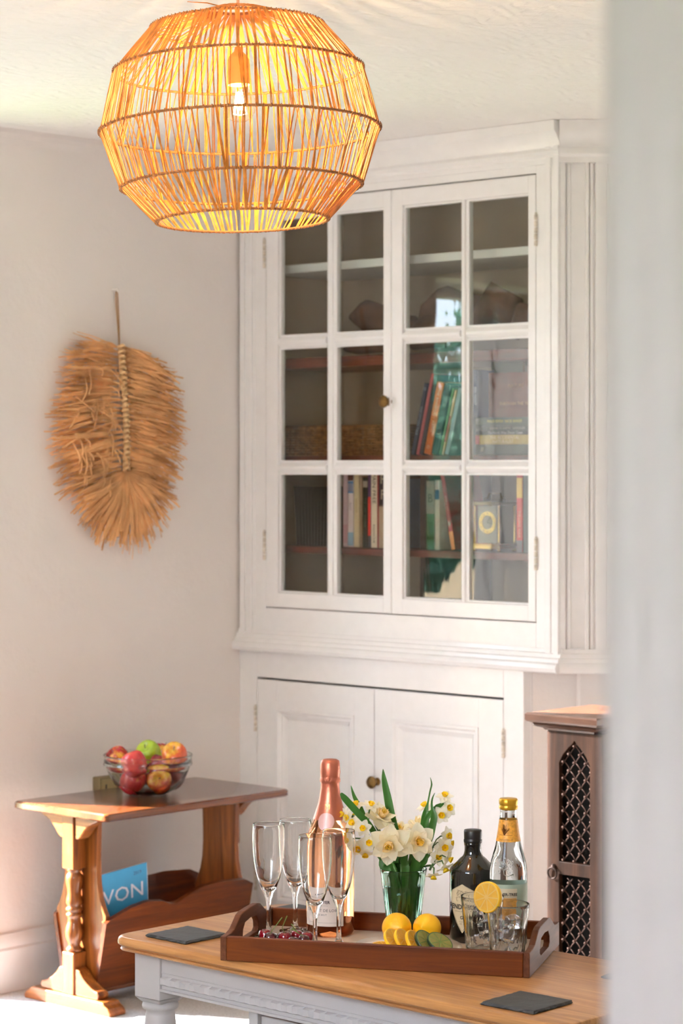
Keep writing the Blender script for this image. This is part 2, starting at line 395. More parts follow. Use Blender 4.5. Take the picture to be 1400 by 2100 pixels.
# carcass
IA0, IA1, IB = .045, 1.135, .40
MB().box(IA0-.02, IA0, .03, IB, .92, 2.26).box(IA1, IA1+.015, .03, .22, .92, 2.26).box(IA0, 1.05, IB, IB+.02, .92, 2.26).box(IA0, 1.0, .03, IB, .90, .92).box(IA0, 1.0, .03, IB, 2.26, 2.28).box(1.0, IA1, .03, .2, .90, .92).box(1.0, IA1, .03, .2, 2.26, 2.28).obj('carcass', INNER, cup)
MB().add([(1.04, IB, .92), (IA1, .21, .92), (IA1, .21, 2.26), (1.04, IB, 2.26)], [(0, 1, 2, 3)]).obj('carcass_side', INNER, cup)
for (z, t, m, nm) in ((1.990, .024, GLOSSW, 'white shelf'), (1.717, .030, REDWOOD, None), (1.431, .026, REDWOOD, None), (1.168, .020, REDWOOD, None)):
    sh = MB().prism([(IA0, .075), (1.13, .075), (1.13, .20), (1.05, IB), (IA0, IB)], z-t, z, 'z').obj('shelf', m, cup, bevel=.001)
    if nm: sh['label'] = nm
MB().box(.617, .637, .10, .39, .92, 1.405).obj('shelf_divider', mat('dark_stained_board', S(52, 34, 28), .5), cup)
# right-hand canted return (faces the room)
cr_ = bpy.data.objects.new('canted_return', None)
RX0, RY0 = .5702, 6.1485
def wloc(x, y):      # world xy -> cupboard local
    dv = Vector((x, y, 0))-C0; return (dv.dot(E1), dv.dot(E2))
def wbox(x0, x1, y0, y1, z0, z1, mb):
    q = [wloc(*p) for p in ((x0, y0), (x1, y0), (x1, y1), (x0, y1))]; mb.prism(q, z0, z1, 'z')
mb = MB(); wbox(RX0-.006, .80, RY0+.012, RY0+.05, ZU, 2.26, mb); mb.obj('side_panel', GLOSSW, cup)
for (x0, x1, y) in ((-.004, .012, -.0), (.018, .026, .004), (.064, .073, .0), (.076, .086, .006), (.09, .12, -.0)):
    mb = MB(); wbox(RX0+x0, RX0+x1, RY0+y, RY0+.014, ZU, 2.235, mb); mb.obj('side_moulding', GLOSSW, cup, bevel=.0015)
for prof, nm in ((cor, 'side_cornice'), (wst, 'side_waist_moulding')):
    mb = MB(); vs = []
    for x in (RX0-.006, .82):
        for (y, z) in prof:
            yy = RY0+y*.75; a, b = wloc(x, yy); vs.append((a, b, z))
    n = len(prof); mb.add(vs, [tuple(range(n)), tuple(range(2*n-1, n-1, -1))]+[(i, i+n, (i+1) % n+n, (i+1) % n) for i in range(n)])
    mb.obj(nm, GLOSSW, cup, angle=35)
# doors
PANE = thin_glass('old_window_glass', (.93, .95, .93, 1), 1.5, wav=.0006, refl=1.2, wscale=(7, 7, 1.6))
def knob(parent, a, z):
    MB().lathe([(.011, 0), (.011, .003), (.006, .005), (.005, .016), (.009, .019), (.0165, .022), (.0175, .026), (.015, .030), (.009, .0305), (.006, .033), (0, .034)], 24).obj('knob', BRASS, parent, loc=(a, -.001, z), rot=(math.pi/2, 0, 0), smooth=True)
def hinge(parent, a, z, ln=.085):
    m = MB()
    for k in range(5):
        m.tube([(a, -.004, z-ln/2+k*ln/5+.001), (a, -.004, z-ln/2+(k+1)*ln/5-.001)], .0045, 8)
    m.tube([(a, -.004, z+ln/2), (a, -.004, z+ln/2+.004)], .003, 6)
    m.obj('hinge', HINGE, parent)
ROWS = [(1.035, 1.383), (1.412, 1.745), (1.775, 2.120)]
def glazed(x0, x1, cols, kx, flip, ajar=0):
    t = .024; y0 = -.001
    dr = MB().box(x0+.002, cols[0][0], y0, t, DZ0+.003, DZ1-.004).box(cols[1][1], x1-.0015, y0, t, DZ0+.003, DZ1-.004).box(cols[0][0], cols[1][1], y0, t, DZ0+.003, ROWS[0][0]).box(cols[0][0], cols[1][1], y0, t, ROWS[2][1], DZ1-.004).obj('glazed_door', GLOSSW, cup, bevel=.0012)
    # moulded glazing bars
    prof = lambda c, h: [(c-h, t), (c-h, .010), (c-h*.55, .006), (c-h*.55, .002), (c-h*.2, -.001), (c+h*.2, -.001), (c+h*.55, .002), (c+h*.55, .006), (c+h, .010), (c+h, t)]
    c = (cols[0][1]+cols[1][0])/2; h = (cols[1][0]-cols[0][1])/2
    MB().prism(prof(c, h), ROWS[0][0], ROWS[2][1], 'z').obj('glazing_bar', GLOSSW, dr, angle=25)
    for k in range(2):
        zc = (ROWS[k][1]+ROWS[k+1][0])/2; hh = (ROWS[k+1][0]-ROWS[k][1])/2
        for (a0, a1) in cols:
            MB().prism([(y, z) for z, y in prof(zc, hh)], a0, a1, 'x').obj('glazing_bar', GLOSSW, dr, angle=25)
    for (a0, a1) in cols:
        for (z0, z1) in ROWS:
            # stepped sash moulding round each pane
            s = .006
            MB().box(a0, a0+s, .006, t, z0, z1).box(a1-.002, a1, .010, t, z0, z1).box(a0, a1, .006, t, z0, z0+s).box(a0, a1, .006, t, z1-s, z1).obj('sash_moulding', GLOSSW, dr, bevel=.001)
            w_ = (a1-a0); cx_ = (a0+a1)/2
            j = .35*math.sin(a0*40+z0*13)
            MB().box(-w_/2, w_/2, -.0008, .0008, z0, z1).obj('pane', PANE, dr, loc=(cx_, .017, 0), rot=(0, 0, D2R(ajar+j)))
    for z in (1.17, 2.02): hinge(dr, x1+.002 if flip else x0-.002, z)
    if kx: knob(dr, kx, 1.58)
    return dr
glazed(DA0, DM-.001, [(.159, .348), (.381, .570)], .592, False, 0)
glazed(DM+.001, DA1, [(.640, .846), (.868, 1.082)], None, True, 2.3)
MB().box(DM-.002, DM+.004, -.007, .004, DZ0+.004, DZ1-.006).obj('meeting_bead', GLOSSW, cup, bevel=.0015)
def panelled(x0, x1, p0, p1, kx, flip):
    t = .026; z0, z1 = .075, LZ-.006; q0, q1 = .14, .700
    dr = MB().box(x0+.002, p0, 0, t, z0, z1).box(p1, x1-.0015, 0, t, z0, z1).box(p0, p1, 0, t, z0, q0).box(p0, p1, 0, t, q1, z1).obj('panelled_door', GLOSSW, cup, bevel=.001)
    MB().box(p0, p1, .012, .02, q0, q1).obj('door_panel', GLOSSW, dr)
    mb = MB(); prof = [(0, -.004), (.006, -.005), (.011, -.001), (.013, .004), (.019, .003), (.024, .007), (.032, .0115)]
    for (u, y), (u2, y2) in zip(prof, prof[1:]):
        a = [(p0+u, y, q0+u), (p1-u, y, q0+u), (p1-u, y, q1-u), (p0+u, y, q1-u)]; b = [(p0+u2, y2, q0+u2), (p1-u2, y2, q0+u2), (p1-u2, y2, q1-u2), (p0+u2, y2, q1-u2)]
        mb.add(a+b, [(0, 1, 5, 4), (1, 2, 6, 5), (2, 3, 7, 6), (3, 0, 4, 7)])
    u, y = prof[0]; mb.add([(p0, .002, q0), (p1, .002, q0), (p1, .002, q1), (p0, .002, q1)]+[(p0, y, q0), (p1, y, q0), (p1, y, q1), (p0, y, q1)], [(0, 1, 5, 4), (1, 2, 6, 5), (2, 3, 7, 6), (3, 0, 4, 7)])
    mb.obj('panel_moulding', GLOSSW, dr, angle=30)
    for z in (.20, .664): hinge(dr, x1+.002 if flip else x0-.002, z, .075)
    if kx: knob(dr, kx, .523)
panelled(LA0, LM, .155, .459, None, False)
panelled(LM, LA1, .600, .912, .548, True)

# ---------------------------------------------------------------- things in the cupboard (local a, b, z -> world)
PAPER = mat('page_paper', S(222, 212, 190), .9)
def book(a, z, w_, h_, dp, col, label, lean=0, b=.10, txt=None, tcol=None, tsize=.01, band=None, group=None, flat=False, roty=0, mtxname=None):
    """standing book, spine to the front (-y); origin bottom-left-front corner; flat=True lies on its side"""
    t = thing('book', label, 'book', RM(a, b, z+w_*math.sin(D2R(max(0, lean)))), 0, group)
    t.rotation_euler = (0, D2R(lean), RZ+D2R(roty))
    cm = mat('book_cover_%02x%02x%02x' % col, S(*col), .45, var=.06, vscale=60)
    if flat:
        c = MB().box(0, w_, 0, dp, 0, .002).box(0, w_, 0, dp, h_-.002, h_).box(0, w_, 0, .002, .002, h_-.002)
        c.obj('cover', cm, t, bevel=.0006)
        MB().box(.003, w_-.003, .002, dp-.003, .002, h_-.002).obj('page_block', PAPER, t)
    else:
        c = MB().box(0, .0015, 0, dp, 0, h_).box(w_-.0015, w_, 0, dp, 0, h_).box(.0015, w_-.0015, 0, .0015, 0, h_)
        c.obj('cover', cm, t, bevel=.0006)
        MB().box(.0015, w_-.0015, .0015, dp-.003, .003, h_-.003).obj('page_block', PAPER, t)
    if band:
        for (f0, f1, bc) in band:
            bm_ = mat('book_band_%02x%02x%02x' % bc, S(*bc), .5)
            if flat: MB().box(w_*f0, w_*f1, -.0005, .0002, .001, h_-.001).obj('spine_band', bm_, t)
            else: MB().box(.0005, w_-.0005, -.0005, .0002, h_*f0, h_*f1).obj('spine_band', bm_, t)
    if txt:
        tm = mat('ink_%02x%02x%02x' % tcol, S(*tcol), .5)
        for (s_, f, sz, *off) in (txt if isinstance(txt, list) else [(txt, .5, tsize)]):
            if flat: text(s_, sz, tm, t, Mx((w_*f, -.0008, h_*(off[0] if off else .5)), rx=math.pi/2), extrude=.0001)
            elif off and off[0] == 'up': text(s_, sz, tm, t, Mx((w_/2, -.0008, h_*f), rx=math.pi/2), extrude=.0001)
            else: text(s_, sz, tm, t, Mx((w_/2, -.0008, h_*f)) @ Matrix.Rotation(math.pi/2, 4, 'X') @ Matrix.Rotation(-math.pi/2, 4, 'Z'), extrude=.0001)
    return t
z4, z3, z2 = 1.169, 1.432, 1.718
GB = 'upright books on the lowest shelf'
book(.323, z4, .018, .215, .14, (214, 186, 196), 'pale pink floral book at the left end of the upright row', group=GB, band=[(.05, .3, (206, 160, 168))])
book(.342, z4, .022, .212, .13, (226, 208, 208), 'pale book with a blue oval patch and brown top on its spine', group=GB, band=[(.90, 1, (110, 60, 48)), (.73, .89, (58, 122, 170)), (.755, .865, (222, 200, 200)), (.02, .2, (150, 180, 204))], txt=[('EASY', .55, .010)], tcol=(150, 120, 130))
book(.366, z4, .020, .217, .15, (226, 206, 168), 'tall plain cream book between pale and black books', group=GB, txt=[('GARDENS', .55, .009)], tcol=(190, 160, 110))
book(.388, z4, .010, .205, .13, (168, 140, 116), 'thin tan book beside the tall cream book', group=GB)
book(.400, z4, .019, .200, .15, (34, 44, 38), 'black-green book with a pale cap on its spine', group=GB, band=[(.86, .95, (176, 160, 140))], txt=[('THE LOST WORDS', .5, .010)], tcol=(110, 130, 110))
book(.420, z4, .011, .213, .14, (84, 44, 96), 'purple and scarlet book beside the white-spined one', group=GB, band=[(.16, .68, (214, 44, 40)), (.0, .16, (44, 48, 60))])
book(.432, z4, .023, .222, .16, (232, 212, 190), 'white-spined book lettered in large black capitals', group=GB, txt=[('PAIN FREE', .76, .019), ('EGOSCUE', .18, .012)], tcol=(50, 44, 44))
book(.4555, z4, .006, .218, .16, (150, 34, 40), 'thin dark red book against the white-spined one', group=GB)
book(.462, z4, .030, .221, .15, (36, 30, 52), 'navy book with big pale initials over a tan base', group=GB, band=[(.0, .54, (176, 148, 124)), (.53, .55, (90, 60, 50))], txt=[('P', .88, .040, 'up'), ('F', .68, .040, 'up')], tcol=(196, 178, 150))
book(.493, z4, .030, .196, .14, (86, 128, 184), 'blue seaside-picture book at the right end of the row', group=GB, band=[(.6, .72, (196, 190, 206)), (.28, .42, (88, 118, 144)), (.05, .25, (164, 140, 170))])
# by the divider
GC = 'books leaning by the dark divider'
book(.640, z4, .030, .192, .15, (168, 156, 142), 'grey book over green lettered with a large B', group=GC, band=[(.0, .52, (78, 108, 62))], txt=[('B', .74, .034, 'up')], tcol=(110, 92, 84))
book(.672, z4, .016, .194, .15, (222, 206, 190), 'cream book with a blue band near the top', group=GC, band=[(.72, .86, (54, 84, 130)), (.87, .97, (214, 200, 196))], lean=0)
book(.732, z4, .015, .215, .15, (150, 44, 50), 'red book leaning left with an orange base', group=GC, band=[(.0, .24, (222, 138, 74))], lean=-11, txt=[('SIMPLE KITCHEN', .55, .009)], tcol=(200, 150, 140))
# right end of the lowest shelf
GD = 'books behind the brass clock'
book(.962, z4, .020, .216, .14, (196, 66, 58), 'red book with a yellow upper spine beyond the clock', group=GD, band=[(.68, .93, (230, 186, 84)), (.0, .15, (130, 120, 128))], txt=[('THE LONG WALK', .35, .009)], tcol=(240, 200, 180))
book(.984, z4, .030, .210, .15, (66, 74, 76), 'dark grey book between the red and blue books', group=GD)
book(1.018, z4, .024, .212, .14, (64, 142, 196), 'bright blue book with a pale top at the right end', group=GD, band=[(.66, .92, (210, 222, 226))])
# leaning books on the second shelf
GE = 'books leaning on the middle shelf'
book(.583, z3, .013, .205, .13, (40, 52, 84), 'navy book leaning at the left end of the middle shelf', lean=14, group=GE, txt=[('THE OTTERS TALE', .48, .010), ('O', .92, .012, 'up')], tcol=(176, 190, 210))
book(.602, z3, .010, .232, .15, (202, 96, 104), 'tall rose-pink spined book with a dark cover leaning', lean=14, group=GE)
book(.614, z3, .012, .228, .155, (50, 42, 52), 'tall dark plum book leaning beside the rose-pink spine', lean=14, group=GE)
book(.631, z3, .024, .205, .13, (226, 118, 44), 'orange paperback leaning with pale lettering and white emblem', lean=14, group=GE, txt=[('THE BAREFOOT PATH', .62, .0125), ('O', .1, .014, 'up')], tcol=(248, 214, 176))
book(.659, z3, .022, .200, .13, (42, 40, 40), 'black book leaning to the right of the orange paperback', lean=14, group=GE, txt=[('R', .7, .014, 'up')], tcol=(110, 104, 96))
book(.686, z3, .007, .190, .12, (96, 140, 84), 'thin green book leaning near the right of the lean', lean=15, group=GE)
book(.696, z3, .007, .185, .12, (206, 178, 130), 'thin cream and red book leaning beside the green one', lean=15, group=GE, band=[(.2, .6, (160, 70, 60))])
book(.708, z3, .014, .190, .12, (150, 166, 172), 'pale grey book leaning last before the stacked pile', lean=15, group=GE)
# flat pile
GF = 'books lying in a pile on the middle shelf'
x0 = .818
book(x0, z3, .245, .028, .20, (78, 84, 72), 'thick olive book at the bottom of the flat pile', flat=True, group=GF, txt=[('//', .1, .018)], tcol=(210, 180, 140))
book(x0, z3+.0285, .245, .026, .19, (190, 164, 84), 'mustard book with red-brown ends in the flat pile', flat=True, group=GF, band=[(.0, .06, (170, 60, 50)), (.80, .95, (214, 130, 90))], txt=[('THE ACCIDENTAL', .42, .0125, .70), ('NATURALIST', .40, .0125, .28)], tcol=(240, 222, 180))
book(x0, z3+.055, .250, .010, .19, (36, 44, 42), 'thin black book with bold white lettering in the flat pile', flat=True, group=GF, txt=[('The North West Devon Coast', .42, .0095)], tcol=(236, 232, 226))
book(x0, z3+.0655, .250, .013, .18, (58, 64, 56), 'dark grey-green book with small grey lettering in the pile', flat=True, group=GF, txt=[('DOWN TO EARTH   GARDENER', .45, .0085)], tcol=(180, 176, 164))
book(x0, z3+.079, .245, .022, .19, (66, 78, 58), 'moss green book with yellow lettering on the flat pile', flat=True, group=GF, txt=[('WILD RIVER  NICK BAKER', .42, .0105, .55)], tcol=(232, 218, 110))
# books standing on the pile
GH = 'books standing on the flat pile'
book(x0+.004, z3+.1025, .016, .130, .12, (38, 60, 104), 'navy book with pale lettering standing on the flat pile', group=GH, txt=[('ON FOOT', .45, .011)], tcol=(190, 200, 220), b=.085)
def cover_book(a, b, z, w_, h_, col, label, txt, tcol, group, roty=0):
    t = thing('book', label, 'book', RM(a, b, z), RZ+D2R(roty), group)
    MB().box(0, w_, 0, .002, 0, h_).box(0, w_, .014, .016, 0, h_).obj('cover', mat('book_cover_%02x%02x%02x' % col, S(*col), .45, var=.15, vscale=30), t, bevel=.0005)
    MB().box(.002, w_-.002, .002, .014, .002, h_-.002).obj('page_block', PAPER, t)
    tm = mat('ink_%02x%02x%02x' % tcol, S(*tcol), .5)
    for (s_, u, v, sz) in txt: text(s_, sz, tm, t, Mx((w_*u, -.0008, h_*v), rx=math.pi/2), extrude=.0001)
cover_book(x0+.022, .13, z3+.1025, .175, .122, (112, 66, 52), 'brown-covered book facing forward on the flat pile', [('NATURE', .55, .7, .014), ('THROUGH THE YEAR', .55, .3, .012)], (196, 150, 110), GH)
cover_book(x0+.012, .155, z3+.1025, .11, .165, (76, 80, 62), 'taller olive-covered book behind the brown cover', [], (0, 0, 0), GH)

# driftwood on the third shelf
DRIFT = mat('driftwood_bark', S(104, 70, 52), .85, var=.45, vscale=18, bump=.8, bscale=30, bdist=.008)
def log(name, label, pts, rad, loc, seed):
    mb = MB(); rnd = random.Random(seed)
    mb.tube(pts, rad, 14)
    vs = []
    for v in mb.v:
        p = Vector(v); q = mnoise.noise_vector(p*22+Vector((seed, 0, 0)))*.012+mnoise.noise_vector(p*60)*.004; vs.append(tuple(p+q))
    mb.v = vs
    o = mb.obj(name, DRIFT, loc=loc, rot=(0, 0, RZ), smooth=True); tag(o, label, 'driftwood', 'driftwood on the upper shelf'); return o
log('driftwood', 'reddish forked driftwood branch behind the left glazed door', [(-.12, .02, .085), (-.06, 0, .09), (0, .0, .075), (.06, 0, .055), (.13, 0, .05), (.16, 0, .04)], [.02, .045, .045, .032, .026, .01], RM(.345, .24, z2+.035), 3)
log('driftwood', 'broad dark slab of driftwood under the reddish branch', [(-.06, 0, .012), (0, -.02, .03), (.07, 0, .034), (.14, 0, .03), (.17, 0, .02)], [.01, .032, .036, .030, .01], RM(.36, .14, z2+.008), 5)
log('driftwood', 'thick brown driftwood stump beside the meeting of the doors', [(-.05, 0, .03), (-.02, 0, .09), (.0, 0, .12), (.06, 0, .095), (.16, 0, .10), (.2, 0, .09)], [.05, .06, .045, .04, .03, .012], RM(.585, .25, z2+.035), 9)
log('driftwood', 'dark driftwood block below the sky reflection', [(-.06, 0, .03), (.0, 0, .045), (.08, 0, .05), (.15, 0, .035)], [.03, .046, .05, .02], RM(.62, .13, z2+.012), 13)
log('driftwood', 'upright grey driftwood root at the far right of the shelf', [(-.07, 0, .05), (-.03, 0, .10), (0, 0, .14), (.05, 0, .11), (.08, 0, .06)], [.02, .04, .045, .05, .02], RM(.82, .18, z2+.005), 17)
log('driftwood', 'dark tufted driftwood end against the right door stile', [(-.04, 0, .04), (.0, 0, .08), (.05, 0, .07), (.07, 0, .04)], [.02, .045, .045, .02], RM(.955, .15, z2), 21)

# wicker basket
WICK = mat('dark_seagrass', S(130, 92, 58), .85, var=.45, vscale=70)
bk = thing('wicker_basket', 'long low brown woven basket on the middle shelf', 'basket', RM(.09, .10, z3), RZ)
BW, BD, BH = .47, .24, .082
mb = MB()
for k in range(11):
    z = .004+k*BH/11+.003
    pts = []
    per = [(0, 0), (BW, 0), (BW, BD), (0, BD)]
    for s_ in range(4):
        p0, p1 = Vector(per[s_]), Vector(per[(s_+1) % 4]); n = 44 if s_ % 2 == 0 else 22
        nr = Vector(((p1-p0).y, -(p1-p0).x)).normalized()
        for i in range(n):
            q = p0+(p1-p0)*(i/n)+nr*.0035*(1 if (i//2+k) % 2 else -1); pts.append((q.x, q.y, z+random.uniform(-.0006, .0006)))
    mb.tube(pts, .0034, 5, closed=True)
mb.obj('weave', WICK, bk, smooth=True)['kind'] = 'stuff'
mb = MB()
for i in range(23):
    x = BW*i/22; mb.tube([(x, 0, 0), (x, 0, BH)], .003, 5); mb.tube([(x, BD, 0), (x, BD, BH)], .003, 5)
mb.obj('upright_stakes', WICK, bk)['kind'] = 'stuff'
mb = MB(); mb.tube([(0, 0, BH), (BW, 0, BH), (BW, BD, BH), (0, BD, BH)], .006, 8, closed=True); mb.obj('rim', WICK, bk, smooth=True)
MB().box(0, BW, 0, BD, 0, .004).obj('base', WICK, bk)
# black ribbed container bottom left
BLK = mat('black_lacquer_rib', S(30, 27, 24), .5)
bc = thing('ribbed_box', 'black ribbed tapering box on the left of the lowest shelf', 'box', RM(.125, .10, z4), RZ)
mb = MB().prism([(.012, 0), (.17, 0), (.185, .17), (0, .17), (.002, .10)], .004, .14); mb.obj('body', BLK, bc)
for i in range(14):
    u = i/13; xb = .014+.154*u; xt = .003+.179*u
    MB().prism([(xb-.0035, 0), (xb+.0035, 0), (xt+.0038, .168), (xt-.0038, .168)], 0, .005).obj('rib', BLK, bc)
MB().box(-.003, .188, -.001, .143, .168, .173).obj('rim', BLK, bc, bevel=.002)

# brass carriage clock
GOLD = mat('polished_brass', S(214, 176, 96), .22, metal=1)
ck = thing('carriage_clock', 'brass and glass carriage clock with a folding handle', 'clock', RM(.822, .085, z4+.001), RZ)
CW, CDp, CH = .092, .075, .135
MB().box(-.004, CW+.004, -.004, CDp+.004, .006, .016).box(-.002, CW+.002, -.002, CDp+.002, .016, .020).obj('base', GOLD, ck, bevel=.001)
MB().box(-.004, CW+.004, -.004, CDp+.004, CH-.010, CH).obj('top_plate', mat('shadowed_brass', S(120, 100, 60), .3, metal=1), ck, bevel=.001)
for (x, y) in ((.004, .004), (CW-.004, .004), (.004, CDp-.004), (CW-.004, CDp-.004)):
    MB().lathe([(.0045, 0), (.0035, .008), (.0035, CH-.034), (.0045, CH-.03)], 12).obj('column', GOLD, ck, loc=(x, y, .020), smooth=True)
    MB().lathe([(.006, 0), (.004, .004), (.006, .008)], 10).obj('foot', GOLD, ck, loc=(x, y, -.001), smooth=True)
MB().box(.010, CW-.010, .008, .012, .022, CH-.012).obj('face_plate', mat('dull_clock_mask', S(140, 136, 124), .4, metal=.4), ck)
mb = MB(); n = 40
for i in range(n):
    a0, a1 = 2*math.pi*i/n, 2*math.pi*(i+1)/n; R1, R0 = .030, .019; c = (CW/2, .0065, .078)
    q = [(c[0]+r*math.cos(a), y, c[2]+r*math.sin(a)*1.0) for y in (.0055, .0079) for (r, a) in ((R0, a0), (R1, a0), (R1, a1), (R0, a1))]
    mb.add(q, [(0, 1, 2, 3), (7, 6, 5, 4), (1, 5, 6, 2), (0, 3, 7, 4)])
mb.obj('chapter_ring', GOLD, ck)
mb = MB()
for i, n_ in enumerate(['XII', 'I', 'II', 'III', 'IV', 'V', 'VI', 'VII', 'VIII', 'IX', 'X', 'XI']):
    a = math.pi/2-2*math.pi*i/12
    text(n_, .006, mat('ink_1e1814', S(30, 24, 20), .5), ck, Mx((CW/2+.0245*math.cos(a), .0050, .078+.0245*math.sin(a))) @ Matrix.Rotation(math.pi/2, 4, 'X') @ Matrix.Rotation(a-math.pi/2, 4, 'Z'), extrude=.0001)
MB().add([(CW/2-.0008, .004, .078), (CW/2+.0008, .004, .078), (CW/2+.014, .004, .094), (CW/2+.0128, .004, .095)], [(0, 1, 2, 3)]).add([(CW/2, .004, .0788), (CW/2, .004, .0772), (CW/2+.022, .004, .074)], [(0, 1, 2)]).obj('hand', BLK, ck)
mb = MB(); mb.tube([(.010, CDp/2, CH), (.010, CDp/2, CH+.008), (.022, CDp/2, CH+.010), (.026, CDp/2, CH+.022), (CW-.026, CDp/2, CH+.022), (CW-.022, CDp/2, CH+.010), (CW-.010, CDp/2, CH+.008), (CW-.010, CDp/2, CH)], .002, 6)
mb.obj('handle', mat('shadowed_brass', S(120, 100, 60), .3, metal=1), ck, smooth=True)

# ================================================================== WALL HANGING
RAF = mat('raffia_straw', S(226, 174, 120), .8, var=.4, vscale=14, trans=.2)
RAFD = mat('raffia_cord', S(214, 178, 130), .85, var=.2, vscale=80, bump=.5, bscale=200)
wh = thing('raffia_wall_hanging', 'large leaf-shaped raffia fringe hanging on the cream wall', 'wall hanging', RM(0, -.50, 1.405), RZ)
wh.scale = (1, .95, .95)
# local: x = out of the wall, y = along the wall to the right, z = up
spine = [(.035, -.003, .350), (.037, .003, .28), (.04, .010, .20), (.04, .016, .12), (.038, .018, .04), (.036, .016, -.03)]
MB().tube(spine, .006, 8).obj('spine_cord', RAFD, wh, smooth=True)
def spt(z):
    return interp([(p[2], p[1]) for p in spine[::-1]], z)
kn = None
NK = 24
for i in range(NK):
    z = .345-i*.0155; y = spt(z)
    if kn is None:
        m = MB(); m.tube([(-.0, -.012, -.004), (.006, -.006, .002), (.008, 0, .004), (.006, .006, .002), (0, .012, -.004)], [.003, .005, .0055, .005, .003], 8)
        kn = m.obj('knot', RAFD, wh, loc=(.041, y, z), smooth=True)
    else: inst(kn, wh, (.041, y, z), (random.uniform(-.15, .15), 0, random.uniform(-.1, .1)))
rw = random.Random(11)
def leftlim(z): return interp([(-.22, .07), (-.17, .15), (-.12, .185), (-.05, .205), (0, .225), (.07, .235), (.14, .245), (.22, .215), (.30, .20), (.34, .185), (.37, .15)], z)
def rightlim(z): return interp([(-.22, .10), (-.17, .14), (-.12, .16), (-.05, .19), (0, .22), (.07, .235), (.14, .235), (.22, .225), (.28, .20), (.31, .17), (.35, .05)], z)
def strand(mb, p0, ang, L, wdt, droop, lift):
    n = 6; d0 = Vector((0, math.cos(ang), math.sin(ang))); pts = []
    cur_ = Vector(p0); cvx = rw.gauss(0, .10); x0 = cur_.x; wob = rw.uniform(0, 6)
    for i in range(n+1):
        t = i/n; a = ang+cvx*t
        pts.append(Vector((max(.003, x0+lift*math.sin(t*2.4)), p0[1]+d0.y*L*t+.004*math.sin(wob+t*5), p0[2]+d0.z*L*t-droop*t*t*L+cvx*L*t*t*.5)))
    w0 = wdt
    tw = rw.uniform(-.7, .7); vs = []
    for i, p in enumerate(pts):
        t = (pts[min(i+1, n)]-pts[max(i-1, 0)]).normalized(); nrm = Vector((1, 0, 0)).cross(t).normalized()
        nrm = nrm*math.cos(tw+i*.15)+Vector((1, 0, 0))*math.sin(tw+i*.15); ww = w0*(.35+.65*min(1, i/2)) if i else w0*.3
        vs += [p-nrm*ww, p+nrm*ww]
    mb.add(vs, [(2*i, 2*i+1, 2*i+3, 2*i+2) for i in range(n)])
for side, nm in ((-1, 'left_fringe'), (1, 'right_fringe')):
    mb = MB()
    for i in range(NK):
        z = .345-i*.0155; y = spt(z); f = i/NK
        base = (.16-.30*f) if side < 0 else (-.22-.05*f+.10*math.sin(f*3))
        for k in range(24):
            a = base+rw.gauss(0, .095)
            zz = z+a*.18; lim = (leftlim(zz) if side < 0 else rightlim(zz))
            L = max(.05, lim*rw.uniform(.70, 1.10)+(spt(z)*side*-1))
            ang = a if side > 0 else math.pi-a
            strand(mb, (.030+rw.uniform(-.012, .012), y+side*.008, z+rw.uniform(-.004, .004)), ang, L, rw.uniform(.0008, .0024), rw.uniform(0, .16), rw.uniform(-.025, .03))
    mb.obj(nm, RAF, wh, recalc=False)['kind'] = 'stuff'
mb = MB()
for k in range(520):
    t = rw.random(); ang = -math.pi/2+(t-.5)*2.75
    y0, z0 = spt(-.02), -.025+rw.uniform(-.02, .01)
    # ellipse limit for the fan
    L = 1/math.sqrt((math.cos(ang)/.205)**2+(math.sin(ang)/.205)**2)*rw.uniform(.72, 1.05)
    strand(mb, (.034+rw.uniform(-.01, .012), y0+.006*math.cos(ang), z0), ang, L, rw.uniform(.0008, .0024), .04, rw.uniform(-.02, .03))
mb.obj('bottom_fan', RAF, wh, recalc=False)['kind'] = 'stuff'
mb = MB()
for k in range(46):
    y0, z0 = rw.uniform(-.2, -.03), rw.uniform(-.05, .30); ang = rw.uniform(-2.3, -.6)
    strand(mb, (.05, y0, z0), ang, rw.uniform(.03, .11), .0015, 0, .02)
mb.obj('loose_strands', RAF, wh, recalc=False)['kind'] = 'stuff'
mb = MB(); mb.tube([(.012, .004, .502), (.020, .001, .45), (.03, -.002, .39), (.036, -.003, .345), (.032, .001, .36), (.022, .008, .42), (.012, .012, .502), (.012, .008, .512)], .0022, 6, closed=True)
mb.obj('hanging_loop', mat('brown_twine', S(150, 118, 84), .9), wh, smooth=True)
nl = MB(); nl.lathe([(.0035, -.002), (.003, .0), (.002, .012), (.002, .018), (.006, .019), (.005, .022), (0, .023)], 12)
n_ = nl.obj('wall_hook', mat('white_painted_nail', S(225, 220, 214), .4), loc=RM(0, -.496, 1.893), rot=(0, math.pi/2, RZ)); n_.rotation_euler = (0, D2R(90), RZ)
tag(n_, 'small white painted nail above the raffia hanging', 'hook')

# wall socket behind the bowl
ws = thing('wall_socket', 'small brass wall socket box behind the fruit bowl', 'socket', RM(0, -.57, .47), RZ)
SB = mat('dull_brass_box', S(128, 112, 78), .45, metal=.4)
MB().box(0, .030, 0, .086, 0, .072).obj('box', SB, ws, bevel=.003)
MB().box(.030, .034, .006, .080, .006, .066).obj('face_plate', mat('brass_face', S(150, 134, 92), .4, metal=.5), ws, bevel=.0015)
MB().box(.034, .038, .058, .068, .044, .056).box(.034, .036, .018, .022, .040, .052).box(.034, .036, .034, .038, .028, .034).obj('switch', BLK, ws)

